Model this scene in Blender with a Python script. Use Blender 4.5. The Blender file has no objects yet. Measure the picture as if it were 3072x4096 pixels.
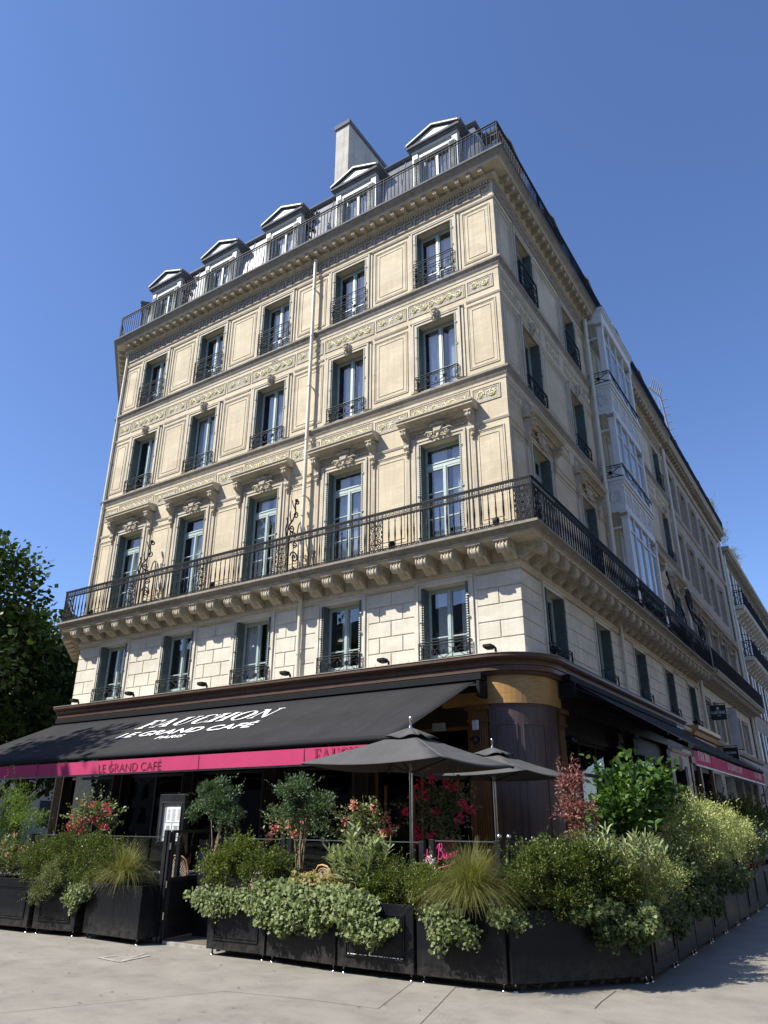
import bpy, math, random
import numpy as np
from mathutils import Matrix, Vector
R = math.radians
random.seed(7); rng = np.random.default_rng(7)
scene = bpy.context.scene
COL = scene.collection

# ------------------------------------------------------------------ helpers
class MB:
    """collects faces; flip=True stores facade coordinates (s, outward, z)"""
    def __init__(s, flip=False): s.v=[]; s.f=[]; s.flip=flip; s.sm=[]
    def add(s, pts, faces, smooth=False):
        n=len(s.v)
        k=-1.0 if s.flip else 1.0
        s.v += [(p[0],k*p[1],p[2]) for p in pts]
        s.f += [tuple(n+i for i in f) for f in faces]
        s.sm += [smooth]*len(faces)
    def box(s,x0,x1,y0,y1,z0,z1):
        s.add([(x0,y0,z0),(x1,y0,z0),(x1,y1,z0),(x0,y1,z0),(x0,y0,z1),(x1,y0,z1),(x1,y1,z1),(x0,y1,z1)],
              [(0,3,2,1),(4,5,6,7),(0,1,5,4),(1,2,6,5),(2,3,7,6),(3,0,4,7)])
    def quad(s,a,b,c,d): s.add([a,b,c,d],[(0,1,2,3)])
    def poly(s,pts): s.add(pts,[tuple(range(len(pts)))])
    def prism(s,prof,a0,a1,axis=0,smooth=False):
        """profile of 2-tuples in the other two axes, extruded along axis"""
        n=len(prof)
        def P(a,p):
            return (a,p[0],p[1]) if axis==0 else ((p[0],a,p[1]) if axis==1 else (p[0],p[1],a))
        pts=[P(a0,p) for p in prof]+[P(a1,p) for p in prof]
        s.add(pts,[tuple(range(n))[::-1],tuple(range(n,2*n))])
        m=len(s.v)-2*n
        s.f += [(m+i,m+(i+1)%n,m+n+(i+1)%n,m+n+i) for i in range(n)]; s.sm += [smooth]*n
    def tube(s,path,r,n=6,closed=False,caps=True):
        path=[Vector(p) for p in path]; m=len(path)
        rs=r if isinstance(r,(list,tuple)) else [r]*m
        rings=[]; up=None
        for i,p in enumerate(path):
            a=path[i-1] if (i>0 or closed) else p; b=path[(i+1)%m] if (i<m-1 or closed) else p
            t=(b-a)
            if t.length<1e-9: t=Vector((0,0,1))
            t.normalize()
            if up is None or abs(up.dot(t))>.98:
                up=Vector((0,0,1)) if abs(t.z)<.9 else Vector((1,0,0))
            x=t.cross(up).normalized(); y=x.cross(t).normalized(); up=y
            rings.append([p+rs[i]*(x*math.cos(2*math.pi*k/n)+y*math.sin(2*math.pi*k/n)) for k in range(n)])
        pts=[q for ring in rings for q in ring]; fs=[]
        for i in range(m if closed else m-1):
            j=(i+1)%m
            for k in range(n): fs.append((i*n+k,i*n+(k+1)%n,j*n+(k+1)%n,j*n+k))
        s.add([tuple(q) for q in pts],fs,True)
        if caps and not closed: s.add([tuple(q) for q in rings[0]],[tuple(range(n))[::-1]]); s.add([tuple(q) for q in rings[-1]],[tuple(range(n))])
    def lathe(s,cx,cy,prof,n=12,smooth=True):
        pts=[(cx+r*math.cos(2*math.pi*k/n),cy+r*math.sin(2*math.pi*k/n),z) for r,z in prof for k in range(n)]
        fs=[(i*n+k,i*n+(k+1)%n,(i+1)*n+(k+1)%n,(i+1)*n+k) for i in range(len(prof)-1) for k in range(n)]
        s.add(pts,fs,smooth)
        s.add([pts[k] for k in range(n)],[tuple(range(n))[::-1]]); s.add(pts[-n:],[tuple(range(n))])
    def ball(s,c,r,n=8,sc=(1,1,1)):
        pts=[];m=max(4,n//2)
        for i in range(m+1):
            a=math.pi*i/m
            for k in range(n): pts.append((c[0]+sc[0]*r*math.sin(a)*math.cos(2*math.pi*k/n),c[1]+sc[1]*r*math.sin(a)*math.sin(2*math.pi*k/n),c[2]-sc[2]*r*math.cos(a)))
        s.add(pts,[(i*n+k,i*n+(k+1)%n,(i+1)*n+(k+1)%n,(i+1)*n+k) for i in range(m) for k in range(n)],True)
    def obj(s,name,mat,parent=None,M=None,bevel=0,bseg=1,normals=True):
        me=bpy.data.meshes.new(name); me.from_pydata(s.v,[],s.f); me.update()
        if any(s.sm): me.polygons.foreach_set('use_smooth',s.sm)
        if normals:
            import bmesh
            b=bmesh.new(); b.from_mesh(me); bmesh.ops.recalc_face_normals(b,faces=b.faces); b.to_mesh(me); b.free()
        me.materials.append(mat)
        o=bpy.data.objects.new(name,me); COL.objects.link(o)
        if parent: o.parent=parent
        if M is not None: o.matrix_local=M
        if bevel:
            md=o.modifiers.new('b','BEVEL'); md.width=bevel; md.segments=bseg; md.limit_method='ANGLE'; md.angle_limit=R(40)
        return o
def empty(name,loc=(0,0,0),rz=0,parent=None):
    o=bpy.data.objects.new(name,None); COL.objects.link(o); o.empty_display_size=.1
    o.matrix_local=Matrix.Translation(loc)@Matrix.Rotation(rz,4,'Z')
    if parent: o.parent=parent
    return o
def tag(o,label,cat,group=None):
    o['label']=label; o['category']=cat
    if group: o['group']=group
    return o
def struct(o): o['kind']='structure'; return o
def copy_tree(o,parent=None,M=None):
    c=o.copy(); COL.objects.link(c); c.parent=parent
    if M is not None: c.matrix_local=M
    for ch in list(o.children):
        copy_tree(ch,c,ch.matrix_local.copy())
    return c
TH=R(0.61)
FM=Matrix.Identity(4); RM=Matrix.Rotation(R(90)+TH,4,'Z')
T=Matrix.Translation
def rw(s,o,z=0):
    """right facade coordinates -> world"""
    D=(-math.sin(TH),math.cos(TH)); N=(math.cos(TH),math.sin(TH))
    return (s*D[0]+o*N[0], s*D[1]+o*N[1], z)

# ------------------------------------------------------------------ materials
def newmat(name):
    m=bpy.data.materials.new(name); m.use_nodes=True; nt=m.node_tree
    return m,nt,nt.nodes['Principled BSDF']
def L(nt,a,b): nt.links.new(a,b)
def mixc(nt,fac,a,b,mode='MIX'):
    n=nt.nodes.new('ShaderNodeMix'); n.data_type='RGBA'; n.blend_type=mode
    for idx,val in ((0,fac),(6,a),(7,b)):
        if hasattr(val,'is_linked'): L(nt,val,n.inputs[idx])
        elif idx==0: n.inputs[0].default_value=val
        else: n.inputs[idx].default_value=(*val,1) if len(val)==3 else val
    return n.outputs[2]
def ramp(nt,fac,stops):
    n=nt.nodes.new('ShaderNodeValToRGB'); L(nt,fac,n.inputs[0]); e=n.color_ramp.elements
    while len(e)<len(stops): e.new(.5)
    for k,(p,c) in enumerate(stops):
        e[k].position=p; e[k].color=(*c,1) if len(c)==3 else (c[0],)*3+(1,)
    return n.outputs[0]
def noise(nt,vec,scale,detail=4,rough=.6):
    n=nt.nodes.new('ShaderNodeTexNoise'); n.inputs['Scale'].default_value=scale; n.inputs['Detail'].default_value=detail; n.inputs['Roughness'].default_value=rough
    L(nt,vec,n.inputs['Vector']); return n.outputs['Fac']
def mapping(nt,vec,sc=(1,1,1),loc=(0,0,0)):
    n=nt.nodes.new('ShaderNodeMapping'); n.inputs['Scale'].default_value=sc; n.inputs['Location'].default_value=loc
    L(nt,vec,n.inputs['Vector']); return n.outputs[0]
def bump(nt,p,h,strength=.3,dist=.01):
    n=nt.nodes.new('ShaderNodeBump'); n.inputs['Strength'].default_value=strength; n.inputs['Distance'].default_value=dist
    L(nt,h,n.inputs['Height']); L(nt,n.outputs[0],p.inputs['Normal']); return n
def ocoord(nt): return nt.nodes.new('ShaderNodeTexCoord').outputs['Object']
def g1(v): return (v,v,v)
def plain(name,c,rough=.6,metal=0,var=.12,scale=6,b=0,spec=.5):
    m,nt,p=newmat(name); co=ocoord(nt)
    f=noise(nt,co,scale)
    lo=tuple(x*(1-var) for x in c); hi=tuple(min(1,x*(1+var)) for x in c)
    L(nt,ramp(nt,f,[(.3,lo),(.7,hi)]),p.inputs['Base Color'])
    r=nt.nodes.new('ShaderNodeMapRange'); r.inputs[3].default_value=max(.02,rough-.08); r.inputs[4].default_value=min(1,rough+.1)
    L(nt,f,r.inputs[0]); L(nt,r.outputs[0],p.inputs['Roughness'])
    p.inputs['Metallic'].default_value=metal; p.inputs['Specular IOR Level'].default_value=spec
    if b: bump(nt,p,noise(nt,co,scale*8),b)
    return m
def stone(name,c,bw=.95,bh=.42,joint=.012,pits=True,streak=.12,jcol=1.12):
    m,nt,p=newmat(name); co=ocoord(nt)
    sep=nt.nodes.new('ShaderNodeSeparateXYZ'); L(nt,co,sep.inputs[0])
    cmb=nt.nodes.new('ShaderNodeCombineXYZ'); L(nt,sep.outputs[0],cmb.inputs[0]); L(nt,sep.outputs[2],cmb.inputs[1])
    br=nt.nodes.new('ShaderNodeTexBrick'); L(nt,cmb.outputs[0],br.inputs['Vector'])
    br.inputs['Scale'].default_value=1; br.inputs['Brick Width'].default_value=bw; br.inputs['Row Height'].default_value=bh
    br.inputs['Mortar Size'].default_value=joint; br.inputs['Mortar Smooth'].default_value=.3
    br.inputs['Color1'].default_value=(*[x*.93 for x in c],1); br.inputs['Color2'].default_value=(*[min(1,x*1.05) for x in c],1)
    br.inputs['Mortar'].default_value=(*[min(1,x*jcol) for x in c],1)
    base=br.outputs['Color'] if joint else None
    if base is None: base=ramp(nt,noise(nt,co,.7),[(.3,tuple(x*.94 for x in c)),(.7,tuple(min(1,x*1.05) for x in c))])
    big=noise(nt,mapping(nt,co,(1,1,1)),1.3,6,.65)
    base=mixc(nt,.8,base,ramp(nt,big,[(.25,g1(.78)),(.5,g1(1.0)),(.8,g1(1.08))]),'MULTIPLY')
    ban=noise(nt,mapping(nt,co,(1.5,1.5,14)),2.0,5,.7)
    base=mixc(nt,.6,base,ramp(nt,ban,[(.3,(.84,.83,.80)),(.65,g1(1.05))]),'MULTIPLY')
    st=noise(nt,mapping(nt,co,(7,7,.5)),1.5,5,.7)
    base=mixc(nt,streak*2,base,ramp(nt,st,[(.35,(.62,.60,.56)),(.55,g1(1.0))]),'MULTIPLY')
    vo=nt.nodes.new('ShaderNodeTexVoronoi'); vo.inputs['Scale'].default_value=1.35; L(nt,mapping(nt,co,(1,1,1.9)),vo.inputs['Vector']); sv=nt.nodes.new('ShaderNodeSeparateXYZ'); L(nt,vo.outputs['Color'],sv.inputs[0]); base=mixc(nt,.7,base,ramp(nt,sv.outputs[0],[(0,(.90,.88,.84)),(1,g1(1.05))]),'MULTIPLY')
    h=noise(nt,co,30,5,.7)
    if pits:
        pn=noise(nt,mapping(nt,co,(1,1,1.8)),34,3,.8)
        zone=noise(nt,co,1.8,3)
        z2=ramp(nt,zone,[(.42,g1(0)),(.60,g1(1))])
        pm=ramp(nt,pn,[(.30,(.5,.42,.32)),(.40,g1(1.0))])
        base=mixc(nt,z2,base,mixc(nt,.75,base,pm,'MULTIPLY'))
    L(nt,base,p.inputs['Base Color']); p.inputs['Roughness'].default_value=.85; p.inputs['Specular IOR Level'].default_value=.25
    bump(nt,p,h,.35,.012)
    return m
def leafmat(name,cols,trans=.3,rough=.42,tcol=None):
    m,nt,p=newmat(name); g=nt.nodes.new('ShaderNodeNewGeometry')
    st=[(i/(max(1,len(cols)-1)),c) for i,c in enumerate(cols)]
    c=ramp(nt,g.outputs['Random Per Island'],st)
    L(nt,c,p.inputs['Base Color']); p.inputs['Roughness'].default_value=rough+.15; p.inputs['Specular IOR Level'].default_value=.30
    tr=nt.nodes.new('ShaderNodeBsdfTranslucent')
    tc=mixc(nt,1.0,c,tcol or (1.5,1.6,.7),'MULTIPLY'); L(nt,tc,tr.inputs[0])
    mx=nt.nodes.new('ShaderNodeMixShader'); mx.inputs[0].default_value=trans
    L(nt,p.outputs[0],mx.inputs[1]); L(nt,tr.outputs[0],mx.inputs[2]); L(nt,mx.outputs[0],nt.nodes['Material Output'].inputs[0])
    return m
def glassmat(name,tint=(.75,.8,.8),refl=1.5,rough=0.0):
    m=bpy.data.materials.new(name); m.use_nodes=True; nt=m.node_tree; nt.nodes.clear()
    out=nt.nodes.new('ShaderNodeOutputMaterial'); mx=nt.nodes.new('ShaderNodeMixShader'); lw=nt.nodes.new('ShaderNodeLayerWeight'); lw.inputs[0].default_value=.5
    pw=nt.nodes.new('ShaderNodeMath'); pw.operation='POWER'; pw.inputs[1].default_value=4.0; L(nt,lw.outputs['Facing'],pw.inputs[0])
    fr=nt.nodes.new('ShaderNodeMapRange'); fr.inputs[3].default_value=refl; fr.inputs[4].default_value=1.0; L(nt,pw.outputs[0],fr.inputs[0])
    tr=nt.nodes.new('ShaderNodeBsdfTransparent'); tr.inputs[0].default_value=(*tint,1)
    gl=nt.nodes.new('ShaderNodeBsdfGlossy'); gl.inputs['Roughness'].default_value=rough
    co=ocoord(nt); bn=nt.nodes.new('ShaderNodeBump'); bn.inputs['Strength'].default_value=.06; bn.inputs['Distance'].default_value=.05
    L(nt,noise(nt,co,1.3,1),bn.inputs['Height']); L(nt,bn.outputs[0],gl.inputs['Normal'])
    L(nt,fr.outputs[0],mx.inputs[0]); L(nt,tr.outputs[0],mx.inputs[1]); L(nt,gl.outputs[0],mx.inputs[2]); L(nt,mx.outputs[0],out.inputs[0])
    return m
UP=(.62,.54,.395); LO=(.67,.635,.545)
M={}
M['stone']=stone('warm_limestone',UP,1.1,.52,.010)
M['stone_plain']=stone('dressed_limestone',(.60,.54,.425),joint=0,pits=False,streak=.22)
M['stone_low']=stone('pale_ashlar',LO,joint=0,pits=True,streak=.10)
M['stone_carved']=stone('carved_limestone',(.52,.465,.365),joint=0,pits=False,streak=.3)
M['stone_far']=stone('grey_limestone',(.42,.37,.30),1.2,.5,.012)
M['frieze_bg']=plain('grey_frieze_ground',(.36,.33,.29),.9,var=.25,scale=9)
M['frieze_fg']=plain('straw_frieze_relief',(.66,.60,.36),.8,var=.2,scale=8)
M['key']=plain('greek_key_relief',(.36,.31,.25),.85,var=.12)
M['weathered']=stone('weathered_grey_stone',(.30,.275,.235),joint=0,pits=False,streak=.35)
M['iron']=plain('black_iron',(.009,.010,.013),.6,.0,var=.3,spec=.25)
M['paint']=plain('grey_green_window_paint',(.37,.45,.42),.45,var=.06,scale=3)
M['louver']=None
M['glass']=glassmat('window_glass',(.92,.95,.95),.20)
M['shopglass']=glassmat('shop_glass',(.22,.23,.23),.035)
M['screen']=glassmat('screen_glass',(.90,.93,.92),.04)
M['room']=plain('dark_room',(.035,.038,.04),.9)
M['floor_dark']=plain('dark_floor',(.05,.05,.05),.9)
M['zinc']=plain('zinc_roof',(.30,.305,.315),.5,.1,var=.12,scale=2.5)
M['zinc_dark']=plain('dark_zinc',(.13,.137,.15),.8,0,var=.2,spec=.2)
M['dormer']=plain('grey_dormer_paint',(.50,.505,.49),.5,var=.06)
M['wood']=None; M['gold']=None
M['black']=plain('black_metal_paint',(.012,.013,.016),.35,var=.3,scale=4)
M['awnmetal']=plain('dark_awning_metal',(.012,.013,.015),.75,var=.2,spec=.15)
M['white']=plain('white_paint',(.66,.67,.64),.5,var=.06)
M['chim']=stone('grey_render',(.50,.48,.43),joint=0,pits=False,streak=.3)
M['pipe']=plain('cream_pipe_paint',(.66,.62,.50),.45,var=.06)
M['steel']=plain('polished_steel',(.62,.60,.55),.22,1.0,var=.05)
M['pink']=plain('pink_awning_cloth',(.47,.032,.125),.8,var=.08,scale=3)
M['pinkdark']=plain('dark_pink_letter',(.20,.008,.04),.8,var=.05)
M['letter']=plain('white_letter',(.85,.85,.84),.7,var=.02)
M['terracotta']=plain('bronze_paint',(.11,.055,.03),.5,var=.25,scale=3)
M['paper']=plain('menu_paper',(.72,.74,.76),.7,var=.05)
M['ink']=plain('grey_ink',(.25,.26,.28),.8)
M['rattan']=plain('cane',(.55,.36,.18),.6,var=.2)
M['redcushion']=plain('red_cushion',(.62,.05,.05),.8)
M['bark']=plain('pale_stem_bark',(.24,.17,.10),.8,var=.3,scale=20)
M['darkbark']=plain('dark_bark',(.10,.075,.05),.85,var=.3,scale=12)
M['soil']=plain('dark_soil',(.03,.022,.015),.95)
M['signgreen']=plain('dark_green_sign',(.008,.03,.033),.35)
M['glassedge']=plain('glass_edge',(.07,.085,.08),.3)
M['bannerwhite']=plain('pale_banner_cloth',(.55,.54,.50),.85,var=.25,scale=1.2)
def mk_louver():
    m,nt,p=newmat('louvred_shutter'); co=ocoord(nt)
    w=nt.nodes.new('ShaderNodeTexWave'); w.bands_direction='Z'; w.inputs['Scale'].default_value=5.5; L(nt,co,w.inputs['Vector'])
    L(nt,ramp(nt,noise(nt,co,3),[(.3,(.085,.115,.11)),(.7,(.115,.15,.14))]),p.inputs['Base Color'])
    p.inputs['Roughness'].default_value=.45; bump(nt,p,w.outputs['Fac'],.5,.02); return m
M['louver']=mk_louver()
def mk_wood(name,c1,c2,rough=.4,sc=(3,3,26)):
    m,nt,p=newmat(name); co=ocoord(nt)
    f=noise(nt,mapping(nt,co,sc),1.6,7,.7)
    L(nt,ramp(nt,f,[(.3,c1),(.7,c2)]),p.inputs['Base Color']); p.inputs['Roughness'].default_value=rough
    bump(nt,p,f,.12,.01); return m
M['gold']=mk_wood('golden_oak_band',(.30,.155,.045),(.50,.30,.105),.42)
M['cornicewood']=mk_wood('brown_cornice',(.050,.026,.015),(.115,.060,.034),.45,(2,2,10))
M['wood']=mk_wood('dark_mahogany',(.070,.048,.044),(.135,.095,.085),.5,(14,14,1.2))
M['darkwood']=mk_wood('shade_painted_wood',(.014,.008,.006),(.032,.017,.012),.6,(14,14,1.2))  # awning shade painted into the shopfront wood colour
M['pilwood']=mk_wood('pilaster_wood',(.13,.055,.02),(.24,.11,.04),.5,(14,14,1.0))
M['deck']=mk_wood('grey_deck_board',(.10,.08,.06),(.20,.165,.13),.7,(1,20,20))
def mk_cloth(name,c,sc=260):
    m,nt,p=newmat(name); co=ocoord(nt)
    f=noise(nt,co,1.1,5,.6)
    L(nt,ramp(nt,f,[(.3,tuple(x*.85 for x in c)),(.7,tuple(x*1.15 for x in c))]),p.inputs['Base Color'])
    p.inputs['Roughness'].default_value=.9; p.inputs['Specular IOR Level'].default_value=.2
    n2=noise(nt,mapping(nt,co,(1.2,.5,.5)),1.8,4,.55); bump(nt,p,n2,.8,.07); return m
M['cloth']=mk_cloth('charcoal_awning_cloth',(.027,.027,.029))
M['seamcloth']=mk_cloth('awning_seam_cloth',(.045,.045,.048))
M['umbcloth']=mk_cloth('charcoal_parasol_cloth',(.088,.088,.088))
def mk_planter():
    m,nt,p=newmat('black_planter_paint'); co=ocoord(nt)
    f=noise(nt,co,2.2,6,.7); s=noise(nt,mapping(nt,co,(14,14,1.4)),1.5,5,.7)
    p.inputs['Specular IOR Level'].default_value=.16
    base=ramp(nt,f,[(.3,(.006,.007,.009)),(.7,(.012,.013,.016))])
    base=mixc(nt,ramp(nt,s,[(.55,g1(0)),(.78,g1(.30))]),base,(.03,.033,.036))
    sp_=nt.nodes.new('ShaderNodeSeparateXYZ'); L(nt,co,sp_.inputs[0])
    mr=nt.nodes.new('ShaderNodeMapRange'); mr.inputs[1].default_value=.08; mr.inputs[2].default_value=.34; mr.inputs[3].default_value=1; mr.inputs[4].default_value=0; L(nt,sp_.outputs[2],mr.inputs[0])
    mm=nt.nodes.new('ShaderNodeMath'); mm.operation='MULTIPLY'; L(nt,mr.outputs[0],mm.inputs[0]); L(nt,ramp(nt,noise(nt,co,9,6,.8),[(.38,g1(0)),(.68,g1(.75))]),mm.inputs[1])
    base=mixc(nt,mm.outputs[0],base,(.075,.068,.058))
    L(nt,base,p.inputs['Base Color']); L(nt,ramp(nt,f,[(.3,g1(.24)),(.7,g1(.42))]),p.inputs['Roughness'])
    bump(nt,p,noise(nt,co,3.5,2),.12,.02); return m
M['planter']=mk_planter()
def mk_asphalt():
    m,nt,p=newmat('worn_asphalt'); co=ocoord(nt)
    fine=noise(nt,co,190,3,.8); mid=noise(nt,co,2.0,7,.65); big=noise(nt,co,.35,4,.6)
    base=ramp(nt,mid,[(.25,(.180,.166,.138)),(.5,(.245,.228,.192)),(.8,(.295,.273,.228))])
    base=mixc(nt,.5,base,ramp(nt,big,[(.3,g1(.86)),(.7,g1(1.12))]),'MULTIPLY')
    base=mixc(nt,.8,base,ramp(nt,fine,[(.28,g1(.55)),(.5,g1(1.0)),(.74,g1(1.35))]),'MULTIPLY')
    g2=noise(nt,co,62,4,.75); base=mixc(nt,.7,base,ramp(nt,g2,[(.3,g1(.78)),(.5,g1(1.0)),(.72,g1(1.22))]),'MULTIPLY')
    stn=noise(nt,mapping(nt,co,(1,1.6,1)),.9,6,.75); base=mixc(nt,.6,base,ramp(nt,stn,[(.40,g1(.80)),(.52,g1(1.0))]),'MULTIPLY')
    # darker chewing-gum spots
    vo=nt.nodes.new('ShaderNodeTexVoronoi'); vo.inputs['Scale'].default_value=1.7; L(nt,co,vo.inputs['Vector'])
    sp=ramp(nt,vo.outputs['Distance'],[(.030,g1(.62)),(.045,g1(1.0))])
    base=mixc(nt,.8,base,sp,'MULTIPLY')
    L(nt,base,p.inputs['Base Color']); p.inputs['Roughness'].default_value=.88; bump(nt,p,fine,.5,.004); return m
M['asphalt']=mk_asphalt()
M['road']=plain('dark_road_asphalt',(.055,.055,.055),.9,var=.2,scale=2,b=.3)
M['patch']=plain('pale_mortar_patch',(.31,.29,.26),.9,var=.3,scale=14,b=.3)
M['crack']=plain('asphalt_seam',(.07,.065,.06),.95)
M['curtain']=plain('sheer_curtain',(.80,.82,.84),.9,var=.08)
m,nt,p=newmat('pink_neon'); p.inputs['Base Color'].default_value=(.7,.03,.22,1); p.inputs['Emission Color'].default_value=(1,.05,.35,1); p.inputs['Emission Strength'].default_value=.25; M['neon']=m
M['lampglass']=plain('lamp_housing_grey',(.30,.30,.29),.35)
M['sheathe']=plain('etched_white',(.10,.10,.10),.5)
# ------------------------------------------------------------------ main building
PI=math.pi
SE=18.6                                   # end of the side facade
PHI=R(40)
P1=Vector((-15.15,0)); P0=P1+Vector((-math.cos(PHI),math.sin(PHI)))*6.0
P2=Vector((0,0)); P3=Vector(rw(SE,0)[:2])
PATH=[P0,P1,P2,P3]
def offsets(path,o):
    """mitred outward offset of an open polyline whose outside is on its right-hand side"""
    n=[]
    for a,b in zip(path[:-1],path[1:]):
        d=(b-a).normalized(); n.append(Vector((d.y,-d.x)))
    out=[]
    for i,p in enumerate(path):
        if i==0: out.append(p+n[0]*o)
        elif i==len(path)-1: out.append(p+n[-1]*o)
        else:
            m=(n[i-1]+n[i]).normalized(); out.append(p+m*(o/max(.2,m.dot(n[i]))))
    return out
def sweep(b,prof,path,closed=True,smooth=False,caps=True):
    k=len(prof); n=len(path); pts=[]
    offs=[offsets(path,o) for o,z in prof]
    for i in range(n):
        for j,(o,z) in enumerate(prof): pts.append((offs[j][i].x,offs[j][i].y,z))
    fs=[]
    for i in range(n-1):
        for j in range(k if closed else k-1):
            j2=(j+1)%k; fs.append((i*k+j,i*k+j2,(i+1)*k+j2,(i+1)*k+j))
    b.add(pts,fs,smooth)
    if closed and caps: b.add(pts[:k],[tuple(range(k))]); b.add(pts[-k:],[tuple(range(k))])

BLD=empty('corner_building')
tag(BLD,'six storey cream limestone corner building with iron balcony, dormers and a cafe below','building')
WF=[-13.40,-10.54,-7.64,-4.74,-1.85]          # window centres, front
WR=[1.95,5.68,9.45,13.30,17.05]               # side
FW=1.2
FL={1:(4.86,6.55),2:(7.42,10.28),3:(11.86,13.90),4:(15.20,17.10)}

def wall(name,ops,s0,s1,z0,z1,o,rev,mat,M_,parent,kind=None):
    b=MB(True)
    xs=sorted({s0,s1,*[v for p in ops for v in p[:2]]}); zs=sorted({z0,z1,*[v for p in ops for v in p[2:4]]})
    for xa,xb in zip(xs[:-1],xs[1:]):
        za=None
        for i in range(len(zs)-1):
            c=((xa+xb)/2,(zs[i]+zs[i+1])/2)
            hole=any(p[0]<c[0]<p[1] and p[2]<c[1]<p[3] for p in ops)
            if not hole: b.quad((xa,o,zs[i]),(xb,o,zs[i]),(xb,o,zs[i+1]),(xa,o,zs[i+1]))
    for a,c,d,e in [p[:4] for p in ops]:
        b.quad((a,o,d),(a,o-rev,d),(a,o-rev,e),(a,o,e)); b.quad((c,o,d),(c,o-rev,d),(c,o-rev,e),(c,o,e))
        b.quad((a,o,e),(c,o,e),(c,o-rev,e),(a,o-rev,e)); b.quad((a,o,d),(c,o,d),(c,o-rev,d),(a,o-rev,d))
    return b.obj(name,mat,parent,M_,normals=False)
def ops_for(W,fl,skip=()):
    return [(c-FW/2,c+FW/2,*FL[fl]) for i,c in enumerate(W) if i not in skip]
BAY=(7.55,11.25)
for W,Mx,s0,s1,skip in ((WF,FM,-15.15,0,()),(WR,RM,0,SE,(2,))):
    up=[]
    for fl in (2,3,4): up+=ops_for(W,fl,skip)
    wall('upper_wall',up,s0,s1,7.0,18.05,0,.32,M['stone'],Mx,BLD)
    wall('lower_wall',ops_for(W,1),s0,s1,4.55,7.0,-.022,.30,M['stone_low'],Mx,BLD)
# angled end wall, back walls, floors
b=MB(); sweep(b,[(0,0),(0,18.05)],[P0,P1],closed=False); b.obj('end_wall',M['stone'],BLD,normals=False)
b=MB()
b.quad((P0.x,P0.y,0),(P0.x,13,0),(P0.x,13,18.3),(P0.x,P0.y,18.3)); b.quad((P0.x,13,0),(-6,13,0),(-6,13,18.3),(P0.x,13,18.3))
b.quad((-6,13,0),(-6,P3.y,0),(-6,P3.y,18.3),(-6,13,18.3)); b.quad((-6,P3.y,0),(P3.x,P3.y,0),(P3.x,P3.y,18.3),(-6,P3.y,18.3))
b.obj('rear_wall',M['room'],BLD,normals=False)
b=MB()
for z in (4.5,6.95,11.4,14.75,18.1):
    b.add([(P0.x+.1,P0.y,z),(-15.05,.36,z),(-.36,.36,z),(P3.x-.36,P3.y,z),(-6,P3.y,z),(-6,13,z),(P0.x+.1,13,z)],[tuple(range(7))])
for z0,z1 in ((4.51,6.9),(6.96,11.38),(11.41,14.7),(14.76,18.05)):
    b.quad((-17,2.6,z0),(-1.6,2.6,z0),(-1.6,2.6,z1),(-17,2.6,z1)); b.quad((-1.6,2.6,z0),(-1.6,18.3,z0),(-1.6,18.3,z1),(-1.6,2.6,z1))
b.obj('floor_slabs',M['room'],BLD,normals=False)

# rusticated ashlar blocks of the first floor
def ashlar(W,s0,s1,Mx):
    zt=[4.80,5.17,5.54,5.91,6.28,6.62]
    spans=[]; cur=s0
    for c in W: spans.append((cur,c-FW/2-.20)); cur=c+FW/2+.20
    spans.append((cur,s1))
    for a,c in spans:
        if c-a<.25: continue
        b=MB(True)
        for i in range(5):
            z0,z1=zt[i]+.011,zt[i+1]-.011
            w=c-a; k=max(1,round(w/.78)); cuts=[a+w*j/k for j in range(k+1)]
            if i%2: cuts=[a]+[ (cuts[j]+cuts[j+1])/2 for j in range(k)]+[c]
            for x0,x1 in zip(cuts[:-1],cuts[1:]):
                l=0 if x0==a else .010; r=0 if x1==c else .010
                b.box(x0+l,x1-r,-.03,random.uniform(-.001,.002),z0,z1)
        b.obj('ashlar_masonry',M['stone_low'],BLD,Mx,bevel=.008)
ashlar(WF,-15.14,.0,FM); ashlar(WR,0.0,SE,RM)

# swept mouldings
def mould(name,prof,mat,path=PATH,parent=BLD):
    b=MB(); sweep(b,prof,path); return b.obj(name,mat,parent)
mould('first_floor_band',[(-.02,6.64),(.03,6.64),(.03,6.70),(.055,6.73),(.055,6.80),(.02,6.84),(.02,7.14),(-.02,7.14)],M['stone_plain'])
mould('balcony_slab',[(-.05,7.145),(.60,7.145),(.60,7.19),(.64,7.20),(.66,7.24),(.72,7.28),(.77,7.30),(.77,7.35),(-.05,7.35)],M['stone_plain'])
mould('string_course',[(-.02,11.47),(.015,11.47),(.02,11.53),(.05,11.58),(.08,11.66),(.12,11.70),(.12,11.75),(-.02,11.79)],M['stone_plain'])
mould('string_course',[(-.02,14.83),(.015,14.83),(.02,14.89),(.05,14.94),(.08,15.02),(.12,15.06),(.12,15.11),(-.02,15.15)],M['stone_plain'])
mould('cornice',[(-.02,17.87),(.09,17.87),(.10,17.92),(.14,17.95),(.14,18.06),(.42,18.06),(.42,18.11),(.45,18.12),(.47,18.17),(.53,18.23),(.56,18.25),(.56,18.31),(-.6,18.33),(-.6,18.2),(-.02,18.2)],M['stone_plain'])
mould('gutter_edge',[(.56,18.27),(.585,18.27),(.585,18.335),(.56,18.335)],M['zinc_dark'])
mould('string_course',[(-.02,17.22),(.03,17.22),(.05,17.27),(.05,17.30),(-.02,17.33)],M['stone_plain'])
mould('slab_edge',[(.60,7.203),(.645,7.203),(.664,7.24),(.724,7.28),(.774,7.30),(.774,7.355),(.60,7.355)],M['weathered'])
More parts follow.
